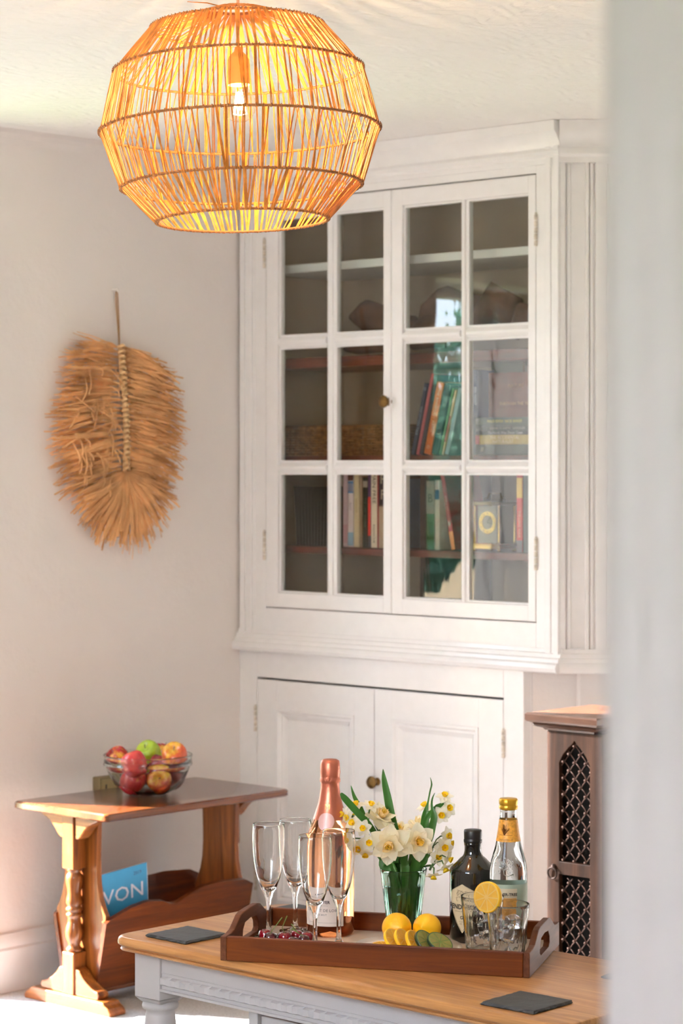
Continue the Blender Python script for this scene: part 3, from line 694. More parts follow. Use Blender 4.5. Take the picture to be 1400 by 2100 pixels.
# ================================================================== SIDE TABLE WITH MAGAZINE RACK
W1c, W2c, W3c = S(70, 32, 12), S(108, 57, 25), S(136, 80, 38)
OAKX = wood('polished_oak_long', W1c, W2c, W3c, 'y', .22, coat=.6)
OAKZ = wood('polished_oak_upright', S(84, 38, 12), S(134, 74, 28), S(168, 104, 48), 'z', .3, coat=.35, spec=.35)
OAKF = wood('polished_oak_foot', S(84, 38, 12), S(134, 74, 28), S(168, 104, 48), 'x', .3, coat=.35, spec=.35)
st = thing('magazine_table', 'small polished oak side table with turned legs and magazine rack', 'side table', RM(.271, -.5885, 0), RZ)
TW, TL = .186, .3315
def rrect(hx, hy, r, n=5):
    out = []
    for (cx_, cy_, a0) in ((hx-r, hy-r, 0), (-hx+r, hy-r, 90), (-hx+r, -hy+r, 180), (hx-r, -hy+r, 270)):
        for k in range(n+1):
            a = D2R(a0+90*k/n); out.append((cx_+r*math.cos(a), cy_+r*math.sin(a)))
    return out
def slab(prof_poly, zs_in):   # stack of inset outlines -> slab
    mb = MB(); n = len(prof_poly(0)); vs = []
    for (ins, z) in zs_in: vs += [(x, y, z) for x, y in prof_poly(ins)]
    L = len(zs_in)
    fs = [tuple(range(n))[::-1], tuple(range((L-1)*n, L*n))]
    for j in range(L-1):
        for i in range(n): fs.append((j*n+i, j*n+(i+1) % n, (j+1)*n+(i+1) % n, (j+1)*n+i))
    return mb.add(vs, fs)
slab(lambda i: rrect(TW-i, TL-i, .012), [(.004, .500), (.0, .503), (.0, .516), (.004, .520)]).obj('table_top', OAKX, st, angle=40)
turn = [(.0, .0)]
tp = [(.016, .139), (.021, .145), (.0215, .150), (.016, .155), (.0155, .160), (.018, .168), (.0225, .180), (.0235, .192), (.021, .207), (.0175, .218), (.0165, .228), (.0185, .232), (.0215, .236), (.0215, .240), (.0175, .243), (.0175, .246), (.022, .250), (.022, .255), (.0175, .258), (.018, .262), (.0215, .268), (.0205, .278), (.0175, .292), (.0185, .305), (.0215, .320), (.0225, .333), (.020, .342), (.0165, .346), (.0165, .350), (.020, .353), (.020, .357), (.015, .360)]
for s in (-1, 1):
    y = s*.279
    MB().lathe(tp, 28, cap=False).obj('leg', OAKZ, st, loc=(0, y, 0), smooth=True)
    for zz in ((.357, .500), (.034, .142)): MB().box(-.0225, .0225, y-.0225, y+.0225, *zz).obj('leg_block', OAKZ, st, bevel=.003)
    # foot: long shaped bar + scrolled braces
    ft = [(-.168, 0), (.168, 0), (.170, .010), (.162, .020), (.150, .026), (.142, .034), (-.142, .034), (-.150, .026), (-.162, .020), (-.170, .010)]
    MB().prism(ft, y-.028, y+.028).obj('foot', OAKF, st, bevel=.003)
    for q in (-1, 1):
        br = [(.0225, .034), (.112, .034), (.116, .046), (.110, .054), (.098, .056), (.088, .060), (.070, .070), (.052, .084), (.040, .098), (.0225, .104)]
        MB().prism([(q*u, v) for u, v in br], y-.018, y+.018).obj('foot_brace', OAKF, st, bevel=.003)
        tb = [(.0225, .500), (.118, .500), (.112, .490), (.094, .484), (.076, .476), (.060, .462), (.046, .446), (.036, .438), (.0225, .436)]
        MB().prism([(q*u, v) for u, v in tb], y-.018, y+.018).obj('top_bracket', OAKF, st, bevel=.003)
    ye = s*.249
    half = [(.068, .500), (.066, .45), (.064, .40), (.064, .36), (.067, .32), (.075, .285), (.088, .255), (.098, .240), (.088, .18), (.072, .11), (.060, .050)]
    poly = half+[(-u, v) for u, v in half[::-1]]
    MB().prism(poly, ye-.0075, ye+.0075).obj('end_panel', OAKZ, st, bevel=.002)
# sloping side boards with a scalloped top
def wav_top(t):   # t 0..1 along the board (from the near-left end)
    return .246+interp([(0, 0), (.03, .010), (.16, .034), (.26, .042), (.36, .036), (.42, .024), (.46, .022), (.52, .034), (.62, .056), (.76, .060), (.94, .054), (1, .040)], t)-.02*1
for q in (-1, 1):
    n = 36; vs = []
    L0, L1 = -.262, .262
    for k in range(n+1):
        t = k/n; y = L0+(L1-L0)*t; zt = wav_top(t)
        f = (zt-.05)/(.26-.05); xt = .056+.045*f; xb = .056
        for (x_, z_) in ((xb, .05), (xt, zt)):
            vs += [(q*x_, y, z_), (q*(x_+.012), y, z_-.003)]
    fs = []
    for k in range(n):
        i = 4*k; j = i+4
        fs += [(i, i+2, j+2, j), (i+1, j+1, j+3, i+3), (i+2, i+3, j+3, j+2), (i, j, j+1, i+1)]
    fs += [(0, 1, 3, 2), (4*n, 4*n+2, 4*n+3, 4*n+1)]
    MB().add(vs, fs).obj('rack_side', wood('polished_oak_board', S(52, 19, 4), S(92, 40, 9), S(120, 60, 18), 'y', .32, .8, coat=.15, spec=.3), st, angle=40)
MB().box(-.062, .062, -.262, .262, .036, .052).obj('rack_base', OAKX, st, bevel=.002)

# booklet in the rack
bl = thing('booklet', 'sky-blue booklet with large white capitals standing in the magazine rack', 'booklet', RM(.318, -.812, .078), RZ)
BLUE = mat('booklet_blue', S(58, 136, 178), .3, var=.06, vscale=12)
for o_ in (MB().box(0, .0015, 0, .164, 0, .265).obj('cover', BLUE, bl), MB().box(-.005, -.0002, .001, .167, .001, .265).obj('page_block', mat('booklet_pages', S(214, 208, 210), .7), bl)): pass
bl.rotation_euler = (D2R(5), D2R(3), RZ)
WINK = mat('white_print', S(222, 214, 226), .4)
text('VON', .054, WINK, bl, Mx((.002, .080, .198)) @ Matrix.Scale(1.22, 4, (0, 1, 0)) @ Matrix.Rotation(math.pi/2, 4, 'Z') @ Matrix.Rotation(math.pi/2, 4, 'X'), extrude=.0002)
text('2019', .014, mat('ink_3c5a78', S(60, 72, 104), .5), bl, Mx((.002, .130, .245)) @ Matrix.Rotation(math.pi/2, 4, 'Z') @ Matrix.Rotation(math.pi/2, 4, 'X'), extrude=.0002)

# ================================================================== FRUIT BOWL AND APPLES
BC = Vector((-.521, 6.37, .5205))
bowlg = glass('bowl_glass', (.97, .985, .98, 1), 1.45)
bw = thing('glass_bowl', 'clear glass bowl with a banded rim on the side table', 'bowl', BC)
po = [(.0, .0), (.050, .0), (.058, .003), (.074, .012), (.090, .026), (.102, .044), (.110, .062), (.114, .074), (.1195, .077), (.1205, .081), (.1180, .084), (.1185, .098), (.1205, .101), (.1207, .1035), (.1203, .1050), (.1195, .1055)]
pi_ = [(.1172, .1055), (.1164, .1050), (.1160, .1035), (.1150, .10), (.1145, .082), (.1115, .074), (.1065, .062), (.0985, .046), (.086, .029), (.070, .016), (.054, .008), (.0, .006)]
MB().lathe([(max(r, .0001), z) for r, z in po+pi_], 64, cap=False).obj('bowl_body', bowlg, bw, smooth=True)
def apple_mat(name, c_base, c_blush, c_dark, bias, seed):
    m, nt, p, o = _new(name)
    v = _coord(nt, (1, 1, 1))
    mp = v.node; mp.inputs['Location'].default_value = (seed, seed*.7, 0)
    f1 = _noise(nt, v, 14, 2, .5)
    sp_ = nt.nodes.new('ShaderNodeMapping'); sp_.inputs['Scale'].default_value = (60, 60, 6); t = nt.nodes.new('ShaderNodeTexCoord'); nt.links.new(t.outputs['Object'], sp_.inputs[0])
    f2 = _noise(nt, sp_.outputs[0], 2.2, 4, .6)
    ad = nt.nodes.new('ShaderNodeMath'); ad.operation = 'MULTIPLY_ADD'; ad.inputs[1].default_value = .45; nt.links.new(f2, ad.inputs[0]); nt.links.new(f1, ad.inputs[2])
    sb = nt.nodes.new('ShaderNodeMath'); sb.operation = 'SUBTRACT'; sb.inputs[1].default_value = .22-bias; nt.links.new(ad.outputs[0], sb.inputs[0])
    nt.links.new(_ramp(nt, sb.outputs[0], [(.36, c_base), (.52, c_blush), (.74, c_dark)]), p.inputs['Base Color'])
    p.inputs['Roughness'].default_value = .22; p.inputs['Coat Weight'].default_value = .3
    p.inputs['Subsurface Weight'].default_value = .08; p.inputs['Subsurface Scale'].default_value = .01
    return m
YEL, ORA, RED, DRED = S(226, 176, 60), S(206, 92, 44), S(176, 34, 38), S(110, 16, 26)
AM = [apple_mat('apple_skin_red', YEL, RED, DRED, .10, 1), apple_mat('apple_skin_streaked', YEL, ORA, RED, .0, 4), apple_mat('apple_skin_pink', S(232, 176, 70), S(214, 74, 70), S(176, 34, 48), .02, 7), apple_mat('apple_skin_dark', S(150, 40, 30), S(120, 20, 26), S(80, 10, 20), .1, 9), apple_mat('apple_skin_green', S(150, 180, 40), S(168, 196, 56), S(196, 206, 90), .0, 3)]
STEM = mat('woody_stem', S(70, 54, 34), .8)
ap = [(.0, .0270), (.003, .0245), (.007, .0245), (.012, .0290), (.018, .0325), (.026, .0310), (.032, .0235), (.0345, .0120), (.0345, .002), (.0335, -.008), (.030, -.0185), (.025, -.0265), (.018, -.0315), (.012, -.0330), (.007, -.0310), (.003, -.0290), (.0, -.0285)]
def apple(px, py, Y, r, mi, tilt, label):
    p = P(px, py, Y); t = thing('apple', label, 'apple', p, 0, 'apples in the glass bowl')
    k = r/.0345
    b = MB().lathe([(max(q, 1e-5)*k, z*k) for q, z in ap], 32, flute=lambda a, z: .018*math.cos(5*a)*(1 if z < 0 else .4), cap=False).obj('flesh', AM[mi], t, smooth=True, sub=1)
    MB().tube([(0, 0, .023*k), (.001, .001, .031*k), (.004, .002, .038*k)], [.0012, .001, .0014], 6).obj('stalk', STEM, t, smooth=True)
    t.rotation_euler = tilt
apple(243, 1557, 6.395, .033, 0, (-.3, -.6, 1), 'dark red apple at the left side of the bowl against the rim')
apple(276, 1568, 6.30, .0345, 2, (-.25, .5, 2.1), 'pinkish red and yellow apple at the front left, topmost')
apple(306, 1546, 6.43, .034, 4, (.7, -.5, 0), 'green apple on top at the middle')
apple(358, 1551, 6.36, .035, 1, (.75, -.35, .3), 'orange-red apple highest at the right side')
apple(271, 1603, 6.335, .034, 2, (.7, -.3, 1.2), 'pink-red apple at the bottom left with stalk hollow showing')
apple(326, 1599, 6.325, .034, 1, (1.35, .2, 0), 'orange-red apple low in the middle with its end facing out')
apple(354, 1596, 6.40, .031, 3, (.3, .4, .4), 'very dark red apple low at the right behind the middle one')
apple(327, 1572, 6.385, .031, 0, (.4, .0, 2), 'red apple in the middle between the upper and lower ones')
apple(333, 1547, 6.455, .030, 0, (.2, .2, .8), 'small red apple peeping out behind the green one')
apple(300, 1592, 6.43, .030, 3, (.1, .2, .8), 'dark apple in the depth of the bowl behind the bottom pair')

# ================================================================== COFFEE TABLE
TA0, TA1, TB0, TB1, TZ = 1.637, 2.700, -1.945, -1.490, .525
ct = thing('coffee_table', 'grey painted coffee table with waxed wooden top and beaded frieze', 'coffee table', RM((TA0+TA1)/2, (TB0+TB1)/2, 0), RZ)
PINE = wood('waxed_oak_top', S(150, 98, 52), S(190, 136, 80), S(208, 156, 100), 'x', .32, coat=.35, bump=.3)
hx, hy = (TA1-TA0)/2, (TB1-TB0)/2
slab(lambda i: rrect(hx-i, hy-i, .028), [(.012, .497), (.0045, .498), (.003, .5005), (.0045, .503), (.0075, .504), (.0075, .5055), (.0025, .507), (.0, .510), (-.0005, .515), (.0005, .520), (.003, .5235), (.007, .525)]).obj('table_top', PINE, ct, angle=30)
GREY = mat('grey_chalk_paint', S(190, 187, 188), .55, bump=.15, bscale=40, bdist=.001, var=.02)
fx, fy = hx-.030, hy-.030
LEG = [(.030, 0.0), (.024, .004), (.022, .03), (.026, .06), (.021, .09), (.026, .14), (.031, .20), (.034, .26), (.0335, .31), (.030, .355), (.0275, .378), (.026, .385), (.033, .389), (.0345, .394), (.033, .399), (.027, .402)]
for (sx, sy) in ((-1, -1), (1, -1), (1, 1), (-1, 1)):
    lg = MB().lathe(LEG, 28, cap=False).obj('leg', GREY, ct, loc=(sx*(fx-.034), sy*(fy-.034), 0), smooth=True)
    MB().box(-.034, .034, -.034, .034, .410, .497).add([(-.034, -.034, .41), (.034, -.034, .41), (.034, .034, .41), (-.034, .034, .41), (-.025, -.025, .4005), (.025, -.025, .4005), (.025, .025, .4005), (-.025, .025, .4005)], [(0, 1, 5, 4), (1, 2, 6, 5), (2, 3, 7, 6), (3, 0, 4, 7), (4, 5, 6, 7)]).obj('leg_block', GREY, lg, bevel=.002)
ap_z0 = .428
def apron(n, L, mtx):
    o = MB().box(-L/2, L/2, 0, .016, ap_z0, .497).box(-L/2, L/2, -.002, .001, .4615, .463).box(-L/2, L/2, -.005, .002, ap_z0, .433).obj('apron', GREY, ct, bevel=.001); o.matrix_local = mtx
    return o
apf = apron(38, 2*fx-.136, Mx((0, -fy+.006, 0)))
apron(38, 2*fx-.136, Mx((0, fy-.006, 0), rz=math.pi)); apron(14, 2*fy-.136, Mx((-fx+.006, 0, 0), rz=-math.pi/2)); apron(14, 2*fy-.136, Mx((fx-.006, 0, 0), rz=math.pi/2))
den = None; nd = 33; L = 2*fx-.14; pit = L/nd
for i in range(nd):
    x = -L/2+pit*(i+.5)
    if den is None:
        # scooped bead: a block whose face is carved to one side
        m = MB(); w2 = pit*.44
        m.add([(-w2, 0, .439), (w2, 0, .439), (w2, 0, .457), (-w2, 0, .457), (-w2, -.0075, .442), (w2*.1, -.0065, .443), (w2*.1, -.0065, .453), (-w2, -.0075, .454), (w2*.9, -.001, .444), (w2*.9, -.001, .452)],
              [(0, 1, 5, 4), (4, 5, 6, 7), (7, 6, 2, 3), (0, 4, 7, 3), (5, 8, 9, 6), (1, 8, 5), (2, 6, 9), (1, 2, 9, 8)])
        den = m.obj('bead', GREY, apf, loc=(x, 0, 0))
    else: inst(den, apf, (x, 0, 0))
# drawer case under the frieze
da0, da1 = 1.957-(TA0+TA1)/2, 1.957+.42-(TA0+TA1)/2
MB().box(da0, da0+.022, -fy+.012, fy-.012, .15, ap_z0).box(da1-.022, da1, -fy+.012, fy-.012, .15, ap_z0).box(da0, da1, -fy+.012, fy-.012, .14, .155).obj('drawer_case', GREY, ct, bevel=.002)
dwr = MB().box(da0+.026, da1-.026, -fy+.018, -fy+.034, .16, ap_z0-.008).box(da0+.026, da1-.026, -fy+.034, fy-.03, .165, .175).obj('drawer', GREY, ct, bevel=.002)
MB().lathe([(.006, 0), (.005, .012), (.012, .018), (.013, .024), (.009, .029), (0, .030)], 20).obj('drawer_knob', BRASS, dwr, loc=((da0+da1)/2, -fy+.018, .29), rot=(math.pi/2, 0, 0), smooth=True)

# slate coasters
SLATE = mat('slate', S(50, 53, 56), .55, var=.25, vscale=40, bump=.6, bscale=70, bdist=.002)
def coaster(a, b, rot, label, seed):
    rnd = random.Random(seed); mb = MB(); n = 17; hw = .054; rings = []
    per = []
    for s_ in range(4):
        for k in range(n):
            t = -1+2*k/n; q = {0: (t, -1), 1: (1, t), 2: (-t, 1), 3: (-1, -t)}[s_]; per.append(q)
    N = len(per); vs = []
    for (sc_, z, j) in ((.955, 0, .012), (1.0, .0018, .022), (.985, .0038, .02), (.955, .0060, .02)):
        for (x, y) in per:
            k_ = sc_+rnd.uniform(-j, j); vs.append((x*hw*k_, y*hw*k_, z))
    fs = [tuple(range(N))[::-1], tuple(range(3*N, 4*N))]
    for j in range(3):
        for i in range(N): fs.append((j*N+i, j*N+(i+1) % N, (j+1)*N+(i+1) % N, (j+1)*N+i))
    o = mb.add(vs, fs).obj('slate_coaster', SLATE, loc=RM(a, b, TZ), rot=(0, 0, RZ+rot)); tag(o, label, 'coaster', 'slate coasters')
coaster(1.752, -1.862, .0, 'square black slate coaster at the left front corner of the table', 1)
coaster(2.562, -1.865, .03, 'square black slate coaster in front of the tray, right', 2)
coaster(1.740, -1.560, -.02, 'slate coaster half hidden behind the left end of the tray', 3)
coaster(2.585, -1.570, .05, 'slate coaster at the far right corner of the table', 4)

# ================================================================== TRAY
TR = D2R(-15.2)
TO = Vector((-.215, 4.190, TZ))
TLn, TDp, TFl = .556, .292, .010
ty = thing('wooden_tray', 'rectangular wooden serving tray with raised pierced handle ends', 'tray', TO, TR)
TWD = wood('tray_bamboo', S(80, 34, 6), S(110, 52, 10), S(124, 64, 16), 'x', .45, .9, coat=0, spec=.18)
TWE = wood('tray_bamboo_end', S(78, 40, 20), S(100, 56, 32), S(116, 70, 44), 'y', .5, .9, coat=0, spec=.2)
MB().box(.008, TLn-.008, .008, TDp-.008, .002, TFl).obj('tray_floor', mat('pale_laminate', S(214, 196, 180), .4), ty)
for (y0, y1) in ((0, .011), (TDp-.011, TDp)):
    MB().box(.0115, TLn-.0115, y0, y1, 0, .043).obj('long_side', TWD, ty, bevel=.0015)
def end_outline():
    pts = [(0, 0), (TDp, 0), (TDp, .043)]
    top = [(.0, .043), (.030, .0435), (.050, .047), (.068, .056), (.086, .0655), (.104, .069), (TDp/2, .0695)]
    return pts+[(TDp-y, z) for y, z in top[1:]]+[(y, z) for y, z in top[::-1][1:]]
hole = [(.098, .024), (.108, .018), (TDp-.108, .018), (TDp-.098, .024), (TDp-.100, .036), (TDp-.112, .047), (TDp/2, .050), (.112, .047), (.100, .036)]
def holed(outer, inner, x0, x1, name):
    b = bmesh.new()
    def loop(pts, x): return [b.verts.new((x, y, z)) for y, z in pts]
    lays = []
    for x in (x0, x1):
        o_ = loop(outer, x); i_ = loop(inner, x)
        es = [b.edges.new((o_[k], o_[(k+1) % len(o_)])) for k in range(len(o_))]+[b.edges.new((i_[k], i_[(k+1) % len(i_)])) for k in range(len(i_))]
        bmesh.ops.triangle_fill(b, use_beauty=True, edges=es); lays.append((o_, i_))
    for q in (0, 1):
        A, B = lays[0][q], lays[1][q]; n = len(A)
        for k in range(n): b.faces.new((A[k], A[(k+1) % n], B[(k+1) % n], B[k]))
    bmesh.ops.recalc_face_normals(b, faces=b.faces)
    me = bpy.data.meshes.new(name); b.to_mesh(me); b.free(); me.materials.append(TWE)
    o = bpy.data.objects.new(name, me); COL.objects.link(o); o.parent = ty
    bm_ = o.modifiers.new('bevel', 'BEVEL'); bm_.width = .0015; bm_.segments = 2; bm_.limit_method = 'ANGLE'; bm_.angle_limit = D2R(50)
holed(end_outline(), hole, 0, .0115, 'handle_end'); holed(end_outline(), hole, TLn-.0115, TLn, 'handle_end')

ZF = TZ+TFl
# ---------------------------------------------------------------- champagne flutes
CLEAR = glass('clear_crystal', (1, 1, 1, 1), 1.5)
def fl_prof():
    out = [(1e-5, 0), (.028, 0), (.030, .0008), (.0295, .0016), (.018, .003), (.008, .006), (.0048, .012), (.0040, .03), (.0040, .060), (.0055, .070), (.0100, .080), (.0155, .092), (.0205, .106), (.0245, .122), (.0275, .140), (.0295, .160), (.0303, .180), (.0300, .198), (.0293, .2070), (.0291, .2077), (.0289, .2079)]
    inn = [(.0286, .2079), (.0284, .2077), (.0283, .2070), (.0291, .198), (.0294, .180), (.0286, .160), (.0265, .140), (.0234, .122), (.0193, .107), (.0135, .094), (.008, .087), (1e-5, .084)]
    return out+inn
fme = MB().lathe(fl_prof(), 48, cap=False).mesh('flute_glass', CLEAR, True)
for (x, y, lab) in ((-.134, 4.355, 'leftmost empty champagne flute on the tray'), (-.086, 4.405, 'champagne flute behind and between the two at the left end'), (-.047, 4.215, 'front champagne flute standing before the rose wine bottle'), (-.005, 4.275, 'rightmost champagne flute overlapping the rose wine bottle')):
    o = bpy.data.objects.new('champagne_flute', fme); COL.objects.link(o); o.location = (x, y, ZF); tag(o, lab, 'glass', 'champagne flutes on the tray')

# ---------------------------------------------------------------- rose wine bottle
cb = thing('sparkling_wine_bottle', 'rose sparkling wine bottle with copper foil neck and white label', 'bottle', (-.021, 4.378, ZF))
RB = .0445
body = [(1e-5, .010), (.020, .006), (.036, .0), (.041, .002), (RB, .009), (RB, .150), (.0435, .168), (.0405, .186), (.0350, .204), (.0285, .222), (.0225, .240), (.0190, .256), (.0168, .272), (.0155, .290), (.0150, .300), (1e-5, .300)]
ROSE = glass('rose_wine_glass', (.98, .70, .50, 1), 1.36)
MB().lathe(body, 56, cap=False).obj('glass_body', ROSE, cb, smooth=True)
FOIL = mat('copper_foil', S(196, 116, 92), .34, metal=.75, bump=.25, bscale=120, bdist=.002)
rf = lambda z: interp([(.150, RB), (.168, .0435), (.186, .0405), (.204, .0350), (.222, .0285), (.240, .0225), (.256, .0190), (.272, .0168), (.290, .0155), (.300, .0150)], z)+.0006
fo = [(rf(z), z) for z in (.214, .222, .230, .240, .256, .272)]+[(.0172, .279), (.0176, .281), (.0188, .283), (.0190, .287), (.0178, .290), (.0180, .293), (.0186, .300), (.0184, .308), (.0178, .316), (.0165, .321), (.012, .3235), (1e-5, .324)]
MB().lathe(fo, 40, flute=lambda a, z: (.02*math.sin(7*a+z*300)+.015*math.sin(13*a-z*500)) if z > .279 else .0, cap=False).obj('foil', FOIL, cb, smooth=True)
MB().lathe([(.0045, 0), (.0045, .0012), (.003, .0016), (1e-5, .0016)], 16).obj('wire_loop', FOIL, cb, loc=(-.004, -.0182, .289), rot=(math.pi/2, 0, 0), smooth=True)
LBL = mat('white_wine_label', S(232, 218, 208), .6, var=.02)
LA = D2R(-20)
wrap_label(MB(), RB+.0004, LA, (.022, .088), lambda z: .0415, 28).obj('label', LBL, cb, smooth=True, recalc=False)
INK = mat('ink_3c3236', S(60, 50, 54), .5)
text_wrap('J. MEYER', .0078, INK, cb, RB+.0008, LA+.02, .066, bold=.0002)
text_wrap('CRÉMANT DE LOIRE', .0072, INK, cb, RB+.0008, LA, .051, spacing=1.05)
text_wrap('ROSÉ BRUT', .0040, INK, cb, RB+.0008, LA-.05, .043, spacing=1.2)
for (z0, z1, w2) in ((.0598, .0601, .012), (.0285, .0288, .030)):
    wrap_label(MB(), RB+.0007, LA, (z0, z1), lambda z: w2, 12).obj('label_rule', INK, cb, recalc=False)
NECKL = mat('pink_neck_medallion', S(224, 180, 176), .35, metal=.3)
wrap_label(MB(), lambda z: rf(z)+.0005, D2R(-14), (.196, .228), lambda z: math.sqrt(max(0, .016**2-(z-.212)**2)), 20).obj('neck_medallion', NECKL, cb, smooth=True, recalc=False)
GF_ = mat('gold_print', S(230, 176, 110), .3, metal=.8)
text_wrap('M', .014, GF_, cb, lambda z: rf(z)+.0008, D2R(-12), .238)

# ---------------------------------------------------------------- gin bottle
gb = thing('gin_bottle', 'squat black glass gin bottle with a cream diamond label', 'bottle', (.240, 4.322, ZF))
BG = mat('black_bottle_glass', S(10, 9, 8), .06, coat=.6)
RG = .0425
MB().lathe([(1e-5, .002), (.036, 0), (.0405, .003), (RG, .008), (RG, .128), (.0418, .131), (.0395, .134), (.0300, .143), (.0235, .150), (.0185, .154), (.0165, .158), (.0155, .163), (.0152, .172), (.0160, .174), (.0165, .178), (.0150, .180)], 56, cap=False).obj('glass_body', BG, gb, smooth=True)
MB().lathe([(.0158, .178), (.0168, .180), (.0168, .184), (.0160, .185), (.0163, .187), (.0166, .199), (.0158, .2015), (.010, .202), (1e-5, .202)], 40, flute=lambda a, z: .012*math.cos(34*a) if .187 < z < .199 else 0, cap=False).obj('cap', mat('black_cap', S(24, 22, 21), .4), gb, smooth=True)
GA = D2R(-30)
gw_ = lambda z: interp([(.020, .0005), (.035, .011), (.055, .0225), (.075, .030), (.088, .031), (.095, .026), (.108, .0005)], z)
wrap_label(MB(), RG+.0004, GA, (.020, .108), lambda z: gw_(z), 40).obj('label', mat('cream_gin_label', S(214, 196, 160), .6, var=.03), gb, smooth=True, recalc=False)
BRN = mat('brown_label_line', S(96, 72, 50), .6)
for sgn in (-1, 1):
    mb = MB(); N = 44
    for i in range(N):
        za, zb = .023+.082*i/N, .023+.082*(i+1)/N
        qs = []
        for z in (za, zb):
            for k in (-.0022, -.0014):
                a = GA+sgn*(max(gw_(z)+k, .0))/RG; qs.append(((RG+.0007)*math.sin(a), -(RG+.0007)*math.cos(a), z))
        mb.add(qs, [(0, 1, 3, 2)])
    mb.obj('label_border', BRN, gb, recalc=False)
GI = mat('ink_282220', S(40, 34, 32), .5)
text_wrap("HENDRICK'S", .0122, GI, gb, RG+.0008, GA+.02, .0665, bold=.0003)
text_wrap('GIN', .0085, GI, gb, RG+.0008, GA+.12, .0475, spacing=1.5, bold=.0002)
text_wrap('DISTILLED AND BOTTLED', .0028, BRN, gb, RG+.0008, GA, .0585)
text_wrap('IN SCOTLAND', .0026, BRN, gb, RG+.0008, GA+.05, .040)
text_wrap('EST. 1886', .0036, BRN, gb, RG+.0008, GA+.05, .036)
mb = MB()
rnd = random.Random(2)
for i in range(26):      # engraved leaf scrollwork in the top of the label
    z0, a0 = rnd.uniform(.078, .096), GA+rnd.uniform(-.35, .35)*(1-abs(i-13)/30); pts = []
    r0 = rnd.uniform(.0012, .003); s0 = rnd.uniform(0, 6)
    for k in range(7):
        t = s0+k*.7; a = a0+r0*math.cos(t)/RG; z = z0+r0*math.sin(t)*.8; pts.append(((RG+.0009)*math.sin(a), -(RG+.0009)*math.cos(a), z))
    mb.tube(pts, .00022, 3)
mb.obj('label_engraving', BRN, gb)

# ---------------------------------------------------------------- tonic bottle
tb_ = thing('tonic_bottle', 'clear tonic water bottle with gold cap and sage label', 'bottle', (.301, 4.268, ZF))
RT = .0338
tw_ = [(1e-5, .004), (.026, 0), (.031, .002), (RT, .007), (RT, .128), (.0332, .142), (.0310, .155), (.0275, .168), (.0240, .180), (.0215, .192), (.0193, .205), (.0178, .216), (.0162, .228), (.0150, .236), (.0148, .244), (.0155, .245), (.0155, .248), (.0140, .249), (.0140, .252), (1e-5, .252)]
MB().lathe(tw_, 56, cap=False).obj('glass_body', glass('tonic_water_glass', (.93, .95, .95, 1), 1.38), tb_, smooth=True)
CAPG = mat('gold_cap', S(214, 166, 52), .32, metal=.8)
MB().lathe([(.0150, .2465), (.0168, .248), (.0172, .252), (.0160, .254), (.0160, .2555), (.0168, .257), (.0168, .264), (.0155, .2665), (.010, .267), (1e-5, .267)], 48, flute=lambda a, z: .015*math.cos(30*a) if .256 < z < .265 else 0, cap=False).obj('cap', CAPG, tb_, smooth=True)
rt = lambda z: interp([(r_[1], r_[0]) for r_ in tw_[4:15]], z)+.0005
NG = mat('gold_neck_label', S(222, 158, 58), .45, var=.25, vscale=180)
MB().lathe([(rt(z), z) for z in (.1905, .198, .206, .214, .222, .229)], 48, cap=False).obj('neck_label', NG, tb_, smooth=True)
mb = MB(); rnd = random.Random(5)
for i in range(60):
    a0, z0 = -.45+rnd.gauss(0, .22), .212+abs(rnd.gauss(0, .004)); a1, z1 = -.45+(a0+.45)*.1, .203
    r_ = rt((z0+z1)/2)+.0006; mb.tube([(rt(z)*1.02*math.sin(a), -rt(z)*1.02*math.cos(a), z) for a, z in ((a0, z0), ((a0+a1)/2, (z0+z1)/2+.001), (a1, z1))], .00018, 3)
for (z0, z1) in ((.2025, .2035), (.1945, .1952)):
    mb.tube([((rt(z0)+.0004)*math.sin(a), -(rt(z0)+.0004)*math.cos(a), z0) for a in (-.9, -.6, -.3, 0, .3)], .0003, 4)
mb.obj('neck_tree_emblem', mat('brown_emblem', S(128, 76, 24), .5), tb_)
mb = MB(); rnd = random.Random(6)     # moulded tree relief on the shoulder
for i in range(46):
    a0, z0 = rnd.gauss(-.25, .42), .152+rnd.gauss(0, .008); s0 = rnd.uniform(0, 6); pts = []
    for k in range(6):
        a = a0+.06*math.cos(s0+k*.8); z = z0+.003*math.sin(s0+k*.8); pts.append(((rt(z)+.0002)*math.sin(a), -(rt(z)+.0002)*math.cos(a), z))
    mb.tube(pts, .0005, 4)
mb.tube([((rt(z)+.0002)*math.sin(a), -(rt(z)+.0002)*math.cos(a), z) for a, z in ((-.3, .150), (-.33, .142), (-.3, .134), (-.1, .131), (.2, .135))], .0008, 5)
mb.obj('moulded_tree', glass('tonic_water_glass'), tb_, smooth=True)
SAGE = mat('sage_label', S(168, 182, 160), .55)
MB().lathe([(RT+.0005, .040), (RT+.0005, .116)], 56, cap=False).obj('label', SAGE, tb_, smooth=True)
wrap_label(MB(), RT+.0008, -.10, (.050, .109), lambda z: .017, 14).obj('label_panel', mat('beige_panel', S(212, 196, 166), .6), tb_, smooth=True, recalc=False)
wrap_label(MB(), RT+.0010, -.10, (.052, .092), lambda z: .016, 14).obj('label_picture', mat('orange_panel', S(226, 164, 72), .6, var=.3, vscale=120), tb_, smooth=True, recalc=False)
text_wrap('FEVER-TREE', .0070, GI, tb_, RT+.0012, -.12, .0985, bold=.0002)

